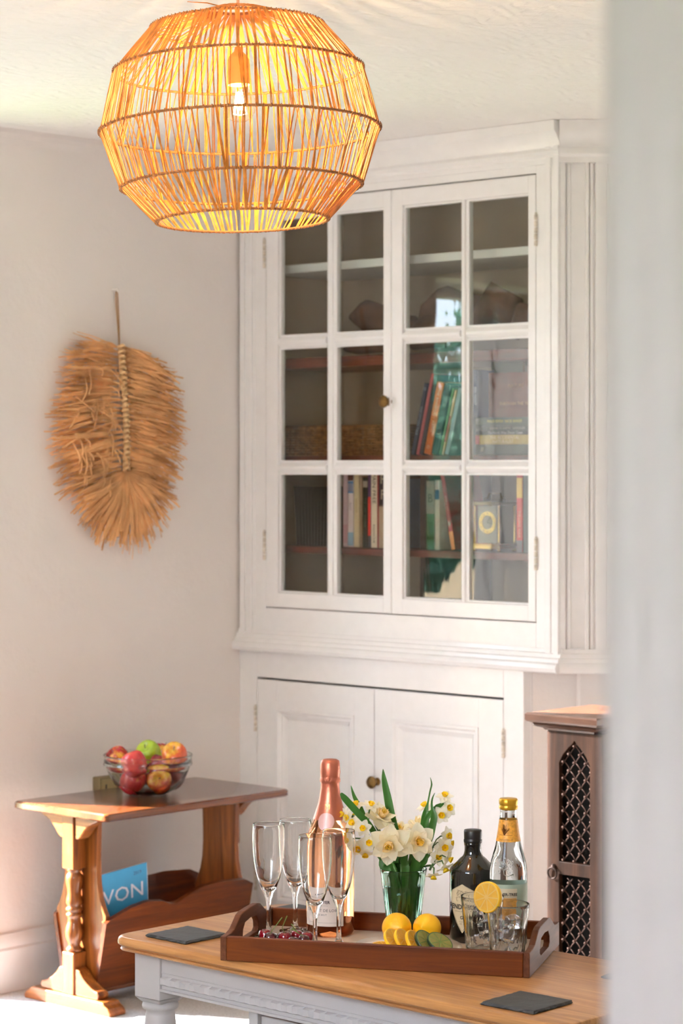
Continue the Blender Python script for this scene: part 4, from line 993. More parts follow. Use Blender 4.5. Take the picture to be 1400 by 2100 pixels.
# ---------------------------------------------------------------- tumblers
TUM = glass('tumbler_glass', (.985, .985, .975, 1), 1.48)
ICE = glass('ice', (.97, .97, .98, 1), 1.22, .12, wav=.5)
def tumbler(x, y, rot, label, nice):
    t = thing('tumbler', label, 'glass', (x, y, ZF), rot, 'ribbed tumblers on the tray')
    fo_ = lambda a, z: .020*abs(math.sin(11*a)) if .004 < z < .088 else 0
    out = [(1e-5, .0015), (.022, .0), (.0265, .001), (.0285, .004), (.0295, .012), (.0320, .040), (.0350, .070), (.0368, .088), (.0378, .096), (.0383, .1025), (.0380, .1032), (.0377, .1035)]
    inn = [(.0371, .1035), (.0368, .1032), (.0366, .1025), (.0360, .096), (.0350, .088), (.0328, .070), (.0296, .040), (.0272, .016), (.024, .011), (1e-5, .010)]
    n = 132; mb = MB(); vs = []; pr = out+inn
    for k, (r, z) in enumerate(pr):
        for i in range(n):
            a = 2*math.pi*i/n; q = r*(1-(fo_(a, z) if k < len(out) else 0)); vs.append((q*math.cos(a), q*math.sin(a), z))
    fs = [(j*n+i, j*n+(i+1) % n, (j+1)*n+(i+1) % n, (j+1)*n+i) for j in range(len(pr)-1) for i in range(n)]
    mb.add(vs, fs).obj('tumbler_body', TUM, t, smooth=True)
    rnd = random.Random(int(x*1000))
    for k, (ix, iy, iz) in enumerate([(-.008, -.004, .024), (.010, .006, .030), (.0, -.008, .050), (-.006, .009, .062), (.009, -.004, .072)][:nice]):
        c = MB().box(-.0105, .0105, -.0105, .0105, -.0105, .0105).obj('ice_cube', ICE, None, bevel=.003, loc=(0, 0, 0)); c.parent = t
        c.location = (ix, iy, iz); c.rotation_euler = (rnd.uniform(-.6, .6), rnd.uniform(-.6, .6), rnd.uniform(0, 3))
    return t
tumbler(.250, 4.200, .3, 'ribbed tumbler of ice in front of the gin bottle', 5)
tumbler(.2895, 4.125, .0, 'nearest ribbed tumbler of ice with a lemon slice on its rim', 5)
# lemon slices
RIND = mat('lemon_rind', S(255, 200, 28), .4, bump=.4, bscale=300, bdist=.0006, sss=.1)
PITH = mat('lemon_pith', S(250, 222, 130), .6, trans=.4)
PULP = mat('lemon_pulp', S(250, 208, 88), .25, var=.12, vscale=120, trans=.45, coat=.3)
def slice_(name, label, cat, mtx, R, T, rind, pith, pulp, nseg, group=None, start=0, sweep=2*math.pi, oval=1.0):
    t = thing(name, label, cat, (0, 0, 0), 0, group); t.matrix_world = mtx
    n = 40; vs = []; fs = []
    N = n+1
    for i in range(N):
        a = start+sweep*i/n
        for (r, z) in ((R*.93, -T/2), (R*.985, -T/2), (R, -T/4), (R, T/4), (R*.985, T/2), (R*.93, T/2)): vs.append((r*math.cos(a)*oval, r*math.sin(a), z))
    for i in range(n):
        for k in range(5): fs.append((i*6+k, i*6+k+1, (i+1)*6+k+1, (i+1)*6+k))
    if sweep < 6.2: fs += [tuple(range(6)), tuple(range((N-1)*6, N*6))]
    MB().add(vs, fs).obj('rind', rind, t, smooth=True)
    mb = MB(); poly = [(0, 0)] if sweep < 6.2 else []
    poly += [(R*.93*math.cos(start+sweep*i/n)*oval, R*.93*math.sin(start+sweep*i/n)) for i in range(N if sweep < 6.2 else n)]
    mb.prism(poly, -T/2+.0002, T/2-.0002, 'z'); mb.obj('pith', pith, t)
    for k in range(nseg):
        a0 = start+sweep*(k+.07)/nseg; a1 = start+sweep*(k+.93)/nseg; am = (a0+a1)/2
        poly = [(R*.12*math.cos(am)*oval, R*.12*math.sin(am))]+[(R*.86*math.cos(a0+(a1-a0)*i/5)*oval, R*.86*math.sin(a0+(a1-a0)*i/5)) for i in range(6)]
        MB().prism(poly, -T/2-.0002, T/2+.0002, 'z').obj('segment', pulp, t)
    return t
slice_('lemon_slice', 'thick lemon slice hooked over the rim of the nearest tumbler', 'lemon slice', basis((.2545, 4.112, ZF+.1165), (-.60, -.78, .12), 0), .0270, .0095, RIND, PITH, PULP, 9)

# ---------------------------------------------------------------- plate, lemons, slices
pl = MB().lathe([(1e-5, .0), (.055, 0), (.058, .002), (.075, .005), (.095, .009), (.097, .0105), (.096, .012), (.074, .0075), (.056, .0045), (1e-5, .004)], 64, cap=False).obj('side_plate', mat('white_china', S(232, 224, 214), .15, coat=.4), loc=(.118, 4.215, ZF), smooth=True)
tag(pl, 'shallow white plate holding lemons and sliced fruit', 'plate')
ZP = ZF+.0045
lem = [(1e-5, -.0345), (.004, -.0335), (.007, -.030), (.013, -.0265), (.021, -.018), (.0262, -.007), (.0268, .003), (.0245, .013), (.0185, .0215), (.011, .0275), (.006, .031), (.003, .0335), (1e-5, .034)]
LEMON = mat('lemon_skin', S(255, 192, 24), .38, bump=.45, bscale=260, bdist=.0008, sss=.12, coat=.1)
for (x, y, rot, lab, s_) in ((.0995, 4.268, (D2R(82), .1, .25), 'whole lemon on the left of the plate, behind the slices', 1.02), (.1545, 4.272, (D2R(76), .0, -.35), 'whole lemon on the right of the plate, nearer the gin', .98)):
    t = thing('lemon', lab, 'lemon', (x, y, ZP+.027*s_+.001), 0, 'whole lemons on the plate'); t.rotation_euler = rot
    MB().lathe([(r*s_, z*.9*s_) for r, z in lem], 32, cap=False).obj('skin', LEMON, t, smooth=True, sub=1)
    MB().lathe([(.002, 0), (.0018, .0012), (1e-5, .0014)], 8).obj('stem_scar', RIND, t, loc=(0, 0, .0302*s_))
GSL = 'lemon slices leaning on the plate'
for (x, y, dz, nrm, lab) in ((.075, 4.222, .004, (.05, -.1, 1), 'lemon slice lying flat at the left of the plate'), (.093, 4.222, .016, (.55, -.45, .55), 'lemon slice leaning against the left whole lemon'), (.110, 4.214, .0175, (.62, -.42, .50), 'second leaning lemon slice from the left'), (.129, 4.204, .0165, (.66, -.40, .46), 'lemon slice next to the dark green cucumber slices')):
    slice_('lemon_slice', lab, 'lemon slice', basis((x, y, ZP+dz), nrm), .0215, .006, RIND, PITH, PULP, 9, GSL)
CR = mat('cucumber_rind', S(22, 50, 26), .3, coat=.3); CP = mat('cucumber_edge', S(120, 142, 70), .4); CF = mat('cucumber_flesh', S(150, 144, 76), .35, var=.1, vscale=150, trans=.2)
for (x, y, dz, nrm, lab) in ((.150, 4.198, .0165, (.55, -.40, .62), 'dark green rinded slice touching the lemon slices'), (.174, 4.192, .0165, (.38, -.42, .80), 'dark green rinded slice at the right with its cut face showing')):
    slice_('cucumber_slice', lab, 'cucumber slice', basis((x, y, ZP+dz), nrm), .0245, .006, CR, CP, CF, 8, 'green slices on the plate')

# ---------------------------------------------------------------- cherries
CHM = mat('cherry_skin', S(110, 8, 22), .12, coat=.5, var=.4, vscale=30, sss=.05); CHD = mat('dark_cherry_skin', S(62, 6, 14), .12, coat=.5, var=.4, vscale=30)
GREENS = mat('green_fruit_stalk', S(96, 122, 48), .5)
chp = [(1e-5, .0090), (.002, .0088), (.0045, .0105), (.008, .0105), (.0112, .007), (.0124, .001), (.0116, -.005), (.0085, -.0098), (.004, -.0118), (1e-5, -.012)]
for (x, y, k, m_, st_, lab) in ((-.1385, 4.292, 1.02, CHM, None, 'bright red cherry at the left end beside a flute stem'), (-.129, 4.262, 1.0, CHD, [(0, 0, .009), (.008, .0, .020), (.022, .002, .038)], 'dark red cherry with two green stalks, left front'), (-.102, 4.262, 1.08, CHM, [(0, 0, .009), (-.005, 0, .019), (.004, .002, .040)], 'largest bright cherry in the middle of the heap'), (-.081, 4.290, .95, CHM, [(0, 0, .009), (-.004, 0, .014), (-.010, .0, .022)], 'red cherry behind the largest one, right side'), (-.0865, 4.238, .88, CHD, None, 'small dark cherry low at the front of the tray'), (-.068, 4.252, .90, CHD, [(0, 0, .008), (-.010, 0, .014), (-.022, .0, .022)], 'dark cherry near the front flute stem'), (-.0625, 4.278, .95, CHM, None, 'red cherry furthest right beside the bottle')):
    t = thing('cherry', lab, 'cherry', (x, y, ZF+.0125*k+.0016), random.uniform(0, 6), 'cherries on the tray'); t.rotation_euler = (0, 0, 0)
    MB().lathe([(r*k, z*k) for r, z in chp], 24, cap=False).obj('fruit', m_, t, smooth=True, sub=1)
    if st_: MB().tube(st_, [.0008, .0007, .0012], 6).obj('stalk', GREENS, t, smooth=True)

# ================================================================== VASE AND FLOWERS
VX, VY = .114, 4.352
vs_ = thing('glass_vase', 'ribbed green-tinted glass tumbler vase of daffodils', 'vase', (VX, VY, ZF))
VG = glass('vase_glass', (.86, .95, .92, 1), 1.46)
outp = [(1e-5, .001), (.026, 0), (.0285, .002), (.0295, .01), (.0325, .035), (.0370, .075), (.0405, .105), (.0420, .118), (.0434, .1252), (.0431, .1259), (.0428, .1262)]
innp = [(.0422, .1262), (.0419, .1259), (.0416, .1252), (.0400, .116), (.0385, .105), (.0350, .075), (.0305, .035), (.0272, .012), (1e-5, .010)]
n = 120; mb = MB(); vs = []
for k, (r, z) in enumerate(outp+innp):
    for i in range(n):
        a = 2*math.pi*i/n; q = r*(1-(.020*abs(math.sin(12*a)) if (k < len(outp) and .004 < z < .112) else 0)); vs.append((q*math.cos(a), q*math.sin(a), z))
mb.add(vs, [(j*n+i, j*n+(i+1) % n, (j+1)*n+(i+1) % n, (j+1)*n+i) for j in range(len(outp+innp)-1) for i in range(n)]).obj('vase_body', VG, vs_, smooth=True)
MB().lathe([(1e-5, .0105), (.0262, .0125), (.0295, .035), (.0340, .075), (.0364, .094), (1e-5, .094)], 48, cap=False).obj('water', glass('vase_water', (.93, .98, .95, 1), 1.33), vs_, smooth=True)
LEAFG = mat('daffodil_leaf_green', S(66, 122, 48), .4, var=.3, vscale=25, trans=.4, stretch=(1, 1, .2))
STG = mat('flower_stem_green', S(64, 104, 46), .5, var=.2, vscale=40)
CREAM = mat('cream_petal', S(255, 248, 226), .5, trans=.5, var=.03, vscale=40)
CREAM2 = mat('peach_petal', S(255, 234, 184), .5, trans=.5, var=.06, vscale=60)
YELP = mat('yellow_corona', S(255, 226, 110), .5, trans=.45, var=.15, vscale=80)
WHP = mat('white_petal', S(255, 253, 242), .5, trans=.5)
YC = mat('bright_yellow_cup', S(255, 222, 40), .45, trans=.4, var=.12, vscale=90)
ORC = mat('orange_stamens', S(250, 196, 50), .6)
def petal_mesh(name, L, Wd, curl, m, ruff=0.0, seed=0, cup=.0, lift0=.0):
    rnd = random.Random(seed); ph = rnd.uniform(0, 6)
    def fn(u, v):
        s = u*2-1; ww = Wd*(math.sin(min(1, v*1.02)**.75*math.pi)**.62 if 0 < v < 1 else (.14 if v == 0 else .03))
        x = s*ww/2; r = L*v
        z = lift0*v+curl*L*v*v+cup*ww*s*s+ruff*L*math.sin(s*5+ph)*v*.5+ruff*L*.5*math.sin(v*9+ph)*(abs(s))
        return (x, r, z)
    return MB().grid(7, 9, fn).mesh(name, m, True, False)
def stem_curve(p, q, k, r0=.0022):
    """stem from vase interior point p to flower base q"""
    m_ = [p.lerp(q, t)+Vector((k[0], k[1], 0))*math.sin(t*math.pi) for t in (0, .2, .4, .6, .8, 1)]
    return m_
def vin(dx, dy, z=.02): return Vector((VX+dx, VY+dy, ZF+z))
def vrim(dx, dy): return Vector((VX+dx, VY+dy, ZF+.126))
def stem_pts(base, rim, head, bend):
    pts = []
    for t in (0, .34, .67): pts.append(base.lerp(rim, t))
    pts.append(rim)
    for t in (.25, .5, .75): pts.append(rim.lerp(head, t)+bend*math.sin(t*math.pi))
    pts.append(head); return pts
GDB = 'large double daffodils in the vase'
def double_daffodil(px, py, Y, nrm, label, R=.036, seed=0, col=None, spin=0, droop=None):
    p = P(px, py, Y); nrm = Vector(nrm).normalized(); rnd = random.Random(seed)
    t = thing('double_daffodil', label, 'flower', p, 0, GDB)
    B = basis((0, 0, 0), nrm, spin)
    m1 = petal_mesh('petal', R, R*.80, .10, CREAM, .05, seed, .15)
    m2 = petal_mesh('petal', R*.80, R*.58, .45, CREAM, .08, seed+1, .25)
    m3 = petal_mesh('petal', R*.55, R*.42, .75, CREAM2, .12, seed+2, .35)
    m4 = petal_mesh('corona_frill', R*.38, R*.34, 1.1, YELP, .2, seed+3, .5)
    for (me, nn, off, tilt, zz) in ((m1, 6, 0, .06, 0), (m2, 6, .5, .25, .002), (m3, 6, .2, .55, .003), (m4, 8, 0, .9, .003)):
        for i in range(nn):
            a = 2*math.pi*(i+off+rnd.uniform(-.12, .12))/nn
            mt = B @ Matrix.Translation((0, 0, zz)) @ Matrix.Rotation(a, 4, 'Z') @ Matrix.Rotation(tilt+rnd.uniform(-.16, .16), 4, 'X') @ Matrix.Scale(rnd.uniform(.88, 1.08), 4)
            o = bpy.data.objects.new(me.name.split('.')[0], me); COL.objects.link(o); o.parent = t; o.matrix_local = mt
    back = -nrm*.016
    base = vin(rnd.uniform(-.014, .014), rnd.uniform(-.012, .012)); rim = vrim(max(-.026, min(.026, (p.x-VX)*.35)), rnd.uniform(-.02, .012))
    mb = MB(); pts = stem_pts(base, rim, p+back, Vector((0, .006, .004)))+[p-nrm*.001]; rad = [.0028]*7+[.0034, .0050]
    mb.tube([q-p for q in pts], rad, 8); mb.obj('stem', STG, t, smooth=True)
double_daffodil(799, 1730, 4.285, (-.12, -.93, -.12), 'left of the two big cream double daffodils facing the camera', .041, 1)
double_daffodil(855, 1727, 4.290, (.22, -.90, .16), 'right of the two big cream daffodils, frilled peach centre', .036, 12)
double_daffodil(778, 1680, 4.355, (.35, -.45, .75), 'white double daffodil tilted upward behind the left cluster', .036, 23, spin=.4)
double_daffodil(815, 1712, 4.375, (.15, -.35, .9), 'half-hidden white daffodil behind the two front ones', .030, 31, spin=.9)
double_daffodil(858, 1700, 4.395, (.1, -.2, .95), 'cream daffodil seen from the side at the back right', .030, 44, spin=.2)
# small multi-headed narcissi
pm_s = petal_mesh('petal', .0168, .0130, .05, WHP, .05, 3, .1)
def cup_mesh():
    return MB().lathe([(.0015, .001), (.0038, .0025), (.0050, .0052), (.0058, .0075), (.0054, .0074), (.0045, .0050), (.0030, .0028), (1e-5, .0022)], 20, flute=lambda a, z: .07*math.sin(6*a)*(z/.0075), cap=False).mesh('cup', YC, True)
CUPM = cup_mesh(); STA = MB().lathe([(1e-5, .002), (.0016, .003), (.0018, .0058), (1e-5, .007)], 8, cap=False).mesh('stamens', ORC, True)
GNA = 'small many-headed narcissus stems in the vase'
def narcissus(label, heads, Y, rimdx, seed):
    """heads: list of (zoom x, zoom y, nx, ny, nz, dY)"""
    rnd = random.Random(seed)
    pos = [P(680+hx_/5.385, 1560+hy_/5.385, Y+dY) for (hx_, hy_, *_n, dY) in heads]
    cen = sum(pos, Vector())/len(pos); umb = cen+Vector(((VX-cen.x)*.30, .012, -.012))
    t = thing('narcissus_stem', label, 'flower', umb, 0, GNA)
    mb = MB(); base = vin(rnd.uniform(-.012, .012), rnd.uniform(-.012, .012)); rim = vrim(rimdx, rnd.uniform(-.004, .02))
    mb.tube([q-umb for q in stem_pts(base, rim, umb, Vector((rimdx*.25, 0, .006)))], .0021, 8); mb.obj('stem', STG, t, smooth=True)
    for pp, (hx_, hy_, nx, ny, nz, dY) in zip(pos, heads):
        nrm = Vector((nx, ny, nz)).normalized(); B = basis(pp-umb, nrm, rnd.uniform(0, 1)); s_ = rnd.uniform(.98, 1.15)
        mb = MB(); k0 = pp-umb-nrm*.0135
        mb.tube([(0, 0, 0), k0*.5+Vector((0, 0, .005)), k0, pp-umb], [.0010, .0010, .0015, .0010], 6)
        hd = mb.obj('pedicel', STG, t, smooth=True)
        for i in range(6):
            o = bpy.data.objects.new('petal', pm_s); COL.objects.link(o); o.parent = hd
            o.matrix_local = B @ Matrix.Rotation(2*math.pi*i/6+rnd.uniform(-.08, .08), 4, 'Z') @ Matrix.Rotation(rnd.uniform(-.25, .12), 4, 'X') @ Matrix.Scale(s_, 4)
        for me in (CUPM, STA):
            o = bpy.data.objects.new(me.name.split('.')[0], me); COL.objects.link(o); o.parent = hd; o.matrix_local = B @ Matrix.Scale(s_, 4)
narcissus('narcissus cluster at the upper left beside the foil neck', [(275, 500, -.3, -.3, .8, .02), (430, 500, .2, -.4, .8, .0), (138, 595, -.9, -.35, .2, .02), (190, 625, -.8, -.5, .0, .01), (250, 640, -.4, .2, .6, .03), (195, 770, -.9, -.3, -.2, .02)], 4.335, -.028, 5)
narcissus('narcissus cluster at the lower left spilling over the vase', [(345, 742, -.1, -.95, .1, -.02), (410, 900, .05, -.95, .0, -.02), (297, 958, -.25, -.85, -.3, .0), (195, 872, -.8, -.5, -.1, .01), (370, 1018, .0, -.5, -.8, .0), (240, 700, -.5, -.6, .5, .01)], 4.320, -.030, 8)
narcissus('narcissus cluster at the upper right on the highest stem', [(1245, 400, .1, -.45, .85, .0), (1285, 530, .35, -.7, .3, .0), (1215, 595, -.05, -.98, -.05, -.01), (1035, 510, -.4, -.2, .7, .03)], 4.345, .024, 11)
narcissus('narcissus cluster at the right, level with the big daffodils', [(1265, 832, .65, -.55, .1, .0), (1292, 912, .9, -.3, -.1, .01), (1240, 955, .2, -.95, .0, -.01), (1180, 940, -.2, -.6, -.2, .02)], 4.345, .030, 15)
narcissus('narcissus cluster drooping lowest over the right rim', [(1285, 1078, .8, -.35, -.35, .0), (1175, 1068, .1, -.8, .2, .01), (1247, 1180, .35, -.3, -.85, .0), (1125, 1265, -.05, -.35, -.95, -.01)], 4.335, .034, 19)
# leaves
def leaf(pts, wid, label, face=(0, -1, 0), rim=(0, 0)):
    W3 = [P(680+x/5.385, 1560+y/5.385, Y) for (x, y, Y) in pts]
    p0 = W3[0]; r_ = vrim(*rim); b_ = vin(rim[0]*.4, rim[1]*.4)
    full = [b_, b_.lerp(r_, .5), r_, r_.lerp(p0, .5)]+W3
    ws_ = [.004, .006, .0065, .007]+[w_*.5 for w_ in wid]
    # resample
    N = 26; segs = len(full)-1; pp = []; ww = []
    for i in range(N+1):
        s_ = i/N*segs; k = min(int(s_), segs-1); f = s_-k
        def g_(j): return full[max(0, min(segs, j))]
        a, b, c, d_ = g_(k-1), g_(k), g_(k+1), g_(k+2)
        pp.append(.5*((2*b)+(c-a)*f+(2*a-5*b+4*c-d_)*f*f+(3*b-a-3*c+d_)*f**3)); ww.append(ws_[k]*(1-f)+ws_[min(k+1, segs)]*f)
    t0 = pp[0].copy(); vs = []; fc = Vector(face).normalized()
    for i, p in enumerate(pp):
        tg = (pp[min(i+1, N)]-pp[max(i-1, 0)]).normalized(); sd = tg.cross(fc).normalized(); nr = sd.cross(tg).normalized()
        w_ = ww[i]
        for (s_, dd) in ((-1, .15), (-.5, .03), (0, -.08), (.5, .03), (1, .15)): vs.append(p+sd*w_*s_+nr*w_*dd-t0)
        for (s_, dd) in ((-.9, .05), (0, -.20), (.9, .05)): vs.append(p+sd*w_*s_+nr*w_*dd-t0-nr*.0004)
    fs = []
    for i in range(N):
        a = i*8; b = a+8
        for k in range(4): fs.append((a+k, a+k+1, b+k+1, b+k))
        for k in (5, 6): fs.append((a+k, b+k, b+k+1, a+k+1))
    o = MB().add(vs, fs).obj('daffodil_leaf', LEAFG, loc=t0, smooth=True, recalc=False); tag(o, label, 'leaf', 'strap leaves in the vase')
leaf([(700, 800, 4.36), (660, 640, 4.36), (620, 420, 4.36), (580, 220, 4.36), (566, 92, 4.36)], [.0165, .0165, .0145, .010, .001], 'tallest broad green leaf rising straight from the middle', rim=(-.004, .004))
leaf([(440, 740, 4.33), (330, 620, 4.32), (220, 500, 4.315), (140, 410, 4.31), (100, 358, 4.31)], [.010, .0125, .013, .012, .004], 'broad blunt leaf leaning left toward the foil neck', face=(-.3, -1, .3), rim=(-.02, .0))
leaf([(380, 650, 4.39), (310, 510, 4.39), (250, 400, 4.39), (212, 275, 4.39)], [.008, .0095, .007, .0008], 'thin dark leaf behind the leaning leaf at the left', rim=(-.016, .012))
leaf([(1000, 760, 4.36), (1030, 600, 4.36), (1060, 470, 4.365), (1085, 340, 4.37), (1103, 260, 4.37), (1088, 185, 4.37)], [.011, .0125, .003, .003, .003, .0006], 'leaf at the right with a long thin twisted tip', rim=(.014, .008))
leaf([(1080, 860, 4.33), (1110, 720, 4.33), (1130, 610, 4.33), (1105, 500, 4.335), (1110, 420, 4.34), (1138, 355, 4.34)], [.012, .014, .012, .004, .003, .0006], 'dark hooked leaf in front at the right of the bunch', rim=(.022, -.006))
leaf([(1030, 700, 4.345), (1070, 610, 4.345), (1140, 530, 4.34), (1200, 490, 4.335), (1238, 474, 4.33)], [.008, .009, .009, .008, .002], 'short leaf bending right below the upper cluster', rim=(.018, .004))
for i, (dx, dy, hx_, hy_) in enumerate(((-.018, -.012, 560, 1120), (.004, -.016, 800, 1060), (.018, -.010, 930, 1040), (-.006, .008, 700, 1080), (.024, .004, 1020, 1060), (-.024, .002, 620, 1040))):
    leaf([(hx_, hy_+40, 4.34), (hx_+10, hy_-60, 4.345), (hx_+14, hy_-140, 4.35)], [.013, .013, .004], ['short leaf at the left of the vase mouth', 'short leaf under the left big daffodil', 'broad leaf under the right big daffodil', 'leaf at the back of the vase mouth', 'leaf at the right of the vase mouth', 'leaf between the left cluster and the vase'][i], face=(.3*(i % 3-1), -1, 0), rim=(dx, dy))

# ================================================================== SLIM CABINET (right)
RWX = wood('rosewood_top', S(60, 34, 20), S(96, 58, 36), S(116, 76, 48), 'x', .4, .8, coat=.2)
RWZ = wood('rosewood_upright', S(44, 26, 16), S(70, 43, 28), S(90, 59, 41), 'z', .5, .8, coat=0, spec=.25)
CA, CB_ = 1.464, -.494
cz = thing('lattice_door_cabinet', 'slim dark rosewood cabinet with an arched iron lattice door', 'cabinet', RM(CA, CB_, 0), RZ)
CWd, CDd, CHt = .212, .262, .818
slab(lambda i: [(i, i), (CWd-i, i), (CWd-i, CDd-i), (i, CDd-i)], [(.044, .776), (.034, .777), (.030, .782), (.020, .785), (.012, .790), (.014, .794), (.004, .797), (.0, .802), (.0, .814), (.003, .818)]).obj('top', RWX, cz, angle=30)
bx0, bx1, by0, by1 = .040, CWd-.010, .034, CDd-.02
MB().box(bx0, bx0+.012, by0+.012, by1, .05, .777).box(bx1-.012, bx1, by0+.012, by1, .05, .777).box(bx0, bx1, by1-.012, by1, .05, .777).box(bx0, bx1, by0+.012, by1, .04, .052).obj('carcass', RWZ, cz, bevel=.001)
MB().box(bx0-.008, bx1+.008, by0-.008, by1, 0, .045).obj('plinth', RWZ, cz, bevel=.003)
MB().box(bx0+.012, bx1-.012, by0+.04, by0+.042, .05, .75).obj('interior_shade', mat('interior_shade_black', S(8, 7, 7), .9), cz)  # near-black sheet stands for the shade inside, behind the lattice
ox0, ox1 = bx0+.036, bx1-.036; ocx = (ox0+ox1)/2; Wh = (ox1-ox0)/2
def lath(zlo, zhi, arch):
    if arch:
        arc = [(ox1, zhi-.055), (ox1-.012, zhi-.034), (ocx+.018, zhi-.018), (ocx+.006, zhi-.008), (ocx, zhi), (ocx-.006, zhi-.008), (ocx-.018, zhi-.018), (ox0+.012, zhi-.034), (ox0, zhi-.055)]
        return [(ox0, zlo), (ox1, zlo)]+arc
    return [(ox0, zlo), (ox1, zlo), (ox1, zhi), (ox0, zhi)]
UZ0, UZ1, LZ0, LZ1 = .470, .757, .09, .440
b = bmesh.new()
outer = [(bx0, .05), (bx1, .05), (bx1, .776), (bx0, .776)]
lays = []
for y in (by0, by0+.014):
    loops = []
    es = []
    for pts in (outer, lath(UZ0, UZ1, True), lath(LZ0, LZ1, False)):
        vv = [b.verts.new((x, y, z)) for x, z in pts]; es += [b.edges.new((vv[k], vv[(k+1) % len(vv)])) for k in range(len(vv))]; loops.append(vv)
    bmesh.ops.triangle_fill(b, use_beauty=True, edges=es); lays.append(loops)
for q in range(3):
    A, B = lays[0][q], lays[1][q]
    for k in range(len(A)): b.faces.new((A[k], A[(k+1) % len(A)], B[(k+1) % len(A)], B[k]))
bmesh.ops.recalc_face_normals(b, faces=b.faces)
me = bpy.data.meshes.new('lattice_door'); b.to_mesh(me); b.free(); me.materials.append(RWZ)
ld = bpy.data.objects.new('lattice_door', me); COL.objects.link(ld); ld.parent = cz
bm_ = ld.modifiers.new('bevel', 'BEVEL'); bm_.width = .0012; bm_.segments = 2; bm_.limit_method = 'ANGLE'; bm_.angle_limit = D2R(50)
IRON = mat('rusty_iron_wire', S(120, 92, 82), .5, metal=.4, var=.3, vscale=80)
def lattice(z0, z1, zarch):
    pit = .0325; hp = .0385; mb = MB()
    def inside(x, z):
        if z < z0 or z > z1 or x < ox0 or x > ox1: return False
        if zarch and z > z1-.055:
            return abs(x-ocx) < Wh*(1-((z-(z1-.055))/.055)**1.3)+.002
        return True
    k = 0; studs = []
    rows = int((z1-z0)/hp*2)+2
    for i in range(rows):
        z = z0+i*hp/2+.004
        off = (i % 2)*pit/2
        for j in range(-4, 5):
            x = ocx+j*pit+off-.004
            if inside(x, z): studs.append((x, z))
            for sx in (-1, 1):
                x2, z2_ = x+sx*pit/2, z+hp/2
                a, b2 = Vector((x, by0+.010, z)), Vector((x2, by0+.010, z2_))
                ia, ib = inside(x, z), inside(x2, z2_)
                if ia or ib:
                    if not ia: a = b2.lerp(a, .5)
                    if not ib: b2 = a.lerp(b2, .5)
                    if inside(a.x, a.z) or inside(b2.x, b2.z):
                        md = (a+b2)/2+Vector((0, -.002*sx, 0)); mb.tube([a, md, b2], .0011, 5)
    mb.obj('lattice_wires', IRON, ld, smooth=True)
    sm = MB().lathe([(.0016, 0), (.0016, .004), (.0030, .0055), (.0032, .0075), (.0018, .009), (1e-5, .0092)], 10, cap=False).mesh('stud', IRON, True)
    for (x, z) in studs:
        o = bpy.data.objects.new('stud', sm); COL.objects.link(o); o.parent = ld; o.location = (x, by0+.010, z); o.rotation_euler = (math.pi/2, 0, 0)
lattice(UZ0, UZ1, True); lattice(LZ0, LZ1, False)
hd = thing_ = None
mb = MB(); mb.tube([(.013*math.sin(2*math.pi*k/20), -.006, -.013*math.cos(2*math.pi*k/20)) for k in range(20)], .0024, 8, closed=True)
mb.obj('ring_pull', mat('dark_iron', S(72, 56, 50), .4, metal=.7), ld, loc=(bx0+.020, by0, .441), smooth=True)
MB().lathe([(.008, 0), (.007, .003), (.004, .006), (1e-5, .008)], 16).obj('ring_boss', mat('dark_iron', S(72, 56, 50), .4, metal=.7), ld, loc=(bx0+.020, by0, .455), rot=(math.pi/2, 0, 0), smooth=True)

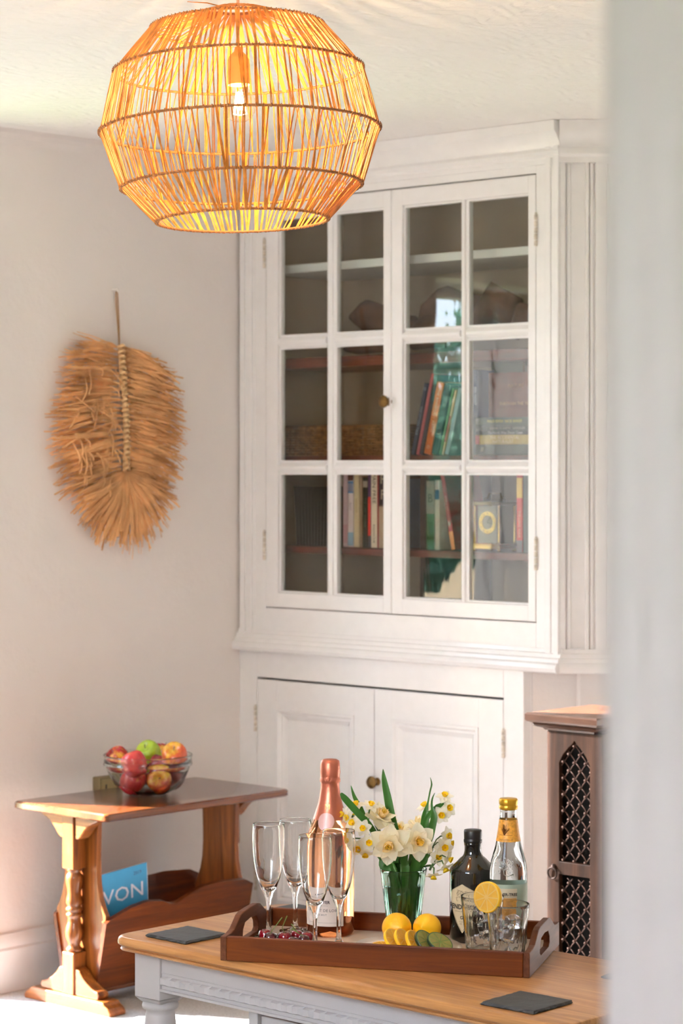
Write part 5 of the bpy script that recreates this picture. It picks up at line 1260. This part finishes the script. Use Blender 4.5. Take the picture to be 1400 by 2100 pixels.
# ================================================================== PENDANT LAMP
LX, LY = -.176, 4.10
RATT = mat('rattan_cane', S(204, 134, 54), .6, var=.45, vscale=40, trans=.17)
RING = mat('wrapped_cane_ring', S(150, 98, 54), .7, var=.3, vscale=150, trans=.1)
lp = thing('rattan_pendant_lamp', 'large round open-weave rattan pendant lamp, lit, hanging from the ceiling', 'pendant lamp', (LX, LY, 2.0))
lp.rotation_euler = (D2R(-1.8), D2R(-1.6), 0)
rings = [(.036, .194), (.149, .162), (.215, .087), (.242, -.018), (.208, -.115), (.148, -.174)]
for (r, z) in rings:
    MB().tube([(r*math.cos(2*math.pi*k/72), r*math.sin(2*math.pi*k/72), z) for k in range(72)], .0024, 6, closed=True).obj('hoop', RING, lp, smooth=True)
rl = random.Random(21)
for j in range(5):
    (r0, z0), (r1, z1) = rings[j], rings[j+1]; mb = MB(); N = 142 if j else 100
    for i in range(N):
        a = 2*math.pi*(i+rl.uniform(-.3, .3))/N; dv = rl.choice((-1, 1))*rl.uniform(.004, .042)
        for q in range(2 if rl.random() < .32 else 1):
            a2 = a+dv+q*.012; a1_ = a+q*.010
            k0, k1 = r0+rl.uniform(-.001, .002), r1+rl.uniform(-.001, .002)
            p0 = Vector((k0*math.cos(a1_), k0*math.sin(a1_), z0+.002)); p1 = Vector((k1*math.cos(a2), k1*math.sin(a2), z1-.002))
            pm = (p0+p1)/2+Vector((rl.uniform(-.0015, .0015), rl.uniform(-.0015, .0015), 0))
            mb.tube([p0, pm, p1], rl.uniform(.0013, .0025), 5, flat=.6)
    mb.obj('cane_strands', RATT, lp)['kind'] = 'stuff'
# lashing round the hoops
mb = MB()
for (r, z) in rings[1:]:
    n = 110
    for i in range(n):
        a = 2*math.pi*i/n+rl.uniform(-.01, .01); c_, s_ = math.cos(a), math.sin(a)
        mb.tube([((r-.003)*c_, (r-.003)*s_, z-.002), ((r+.0035)*c_, (r+.0035)*s_, z-.001), ((r+.003)*c_, (r+.003)*s_, z+.003)], .0011, 4)
mb.obj('lashing', RING, lp)['kind'] = 'stuff'
mb = MB(); mb.tube([(-.02, -.01, .196), (-.05, -.03, .200), (-.082, -.06, .196)], [.001, .001, .0006], 4); mb.obj('loose_cane', RATT, lp)
CORD = mat('lit_fabric_cord', S(226, 190, 160), .7)
MB().tube([(0, 0, .115), (.0015, 0, .2), (.008, -.008, .298)], .0028, 8).obj('cord', CORD, lp, smooth=True)
MB().lathe([(.019, .062), (.019, .105), (.016, .112), (.008, .120), (.005, .128), (1e-5, .128)], 24, cap=False).obj('lamp_holder', mat('brass_lamp_holder', S(206, 160, 90), .4, metal=.2), lp, smooth=True)
MB().lathe([(1e-5, -.002), (.012, -.001), (.020, .004), (.0265, .014), (.029, .026), (.027, .038), (.020, .050), (.0145, .058), (.0135, .070)], 32, cap=False).obj('bulb', thin_glass('bulb_glass', (1, .96, .88, 1), 1.4), lp, smooth=True)
FIL = mat('glowing_filament', (1, .7, .3, 1), .5, emit=((1, .68, .30, 1), 90))
mb = MB()
for k in range(4):
    a = math.pi*k/4+.3; mb.tube([(.006*math.cos(a), .006*math.sin(a), .050), (.012*math.cos(a), .012*math.sin(a), .012), (-.008*math.sin(a), .008*math.cos(a), .010), (-.005*math.sin(a), .005*math.cos(a), .048)], .0007, 4)
mb.obj('filament', FIL, lp)
pl_ = bpy.data.lights.new('bulb_light', 'POINT'); pl_.energy = 11; pl_.color = (1, .72, .40); pl_.shadow_soft_size = .007
po_ = bpy.data.objects.new('bulb_light', pl_); COL.objects.link(po_); po_.location = (LX, LY, 2.028)
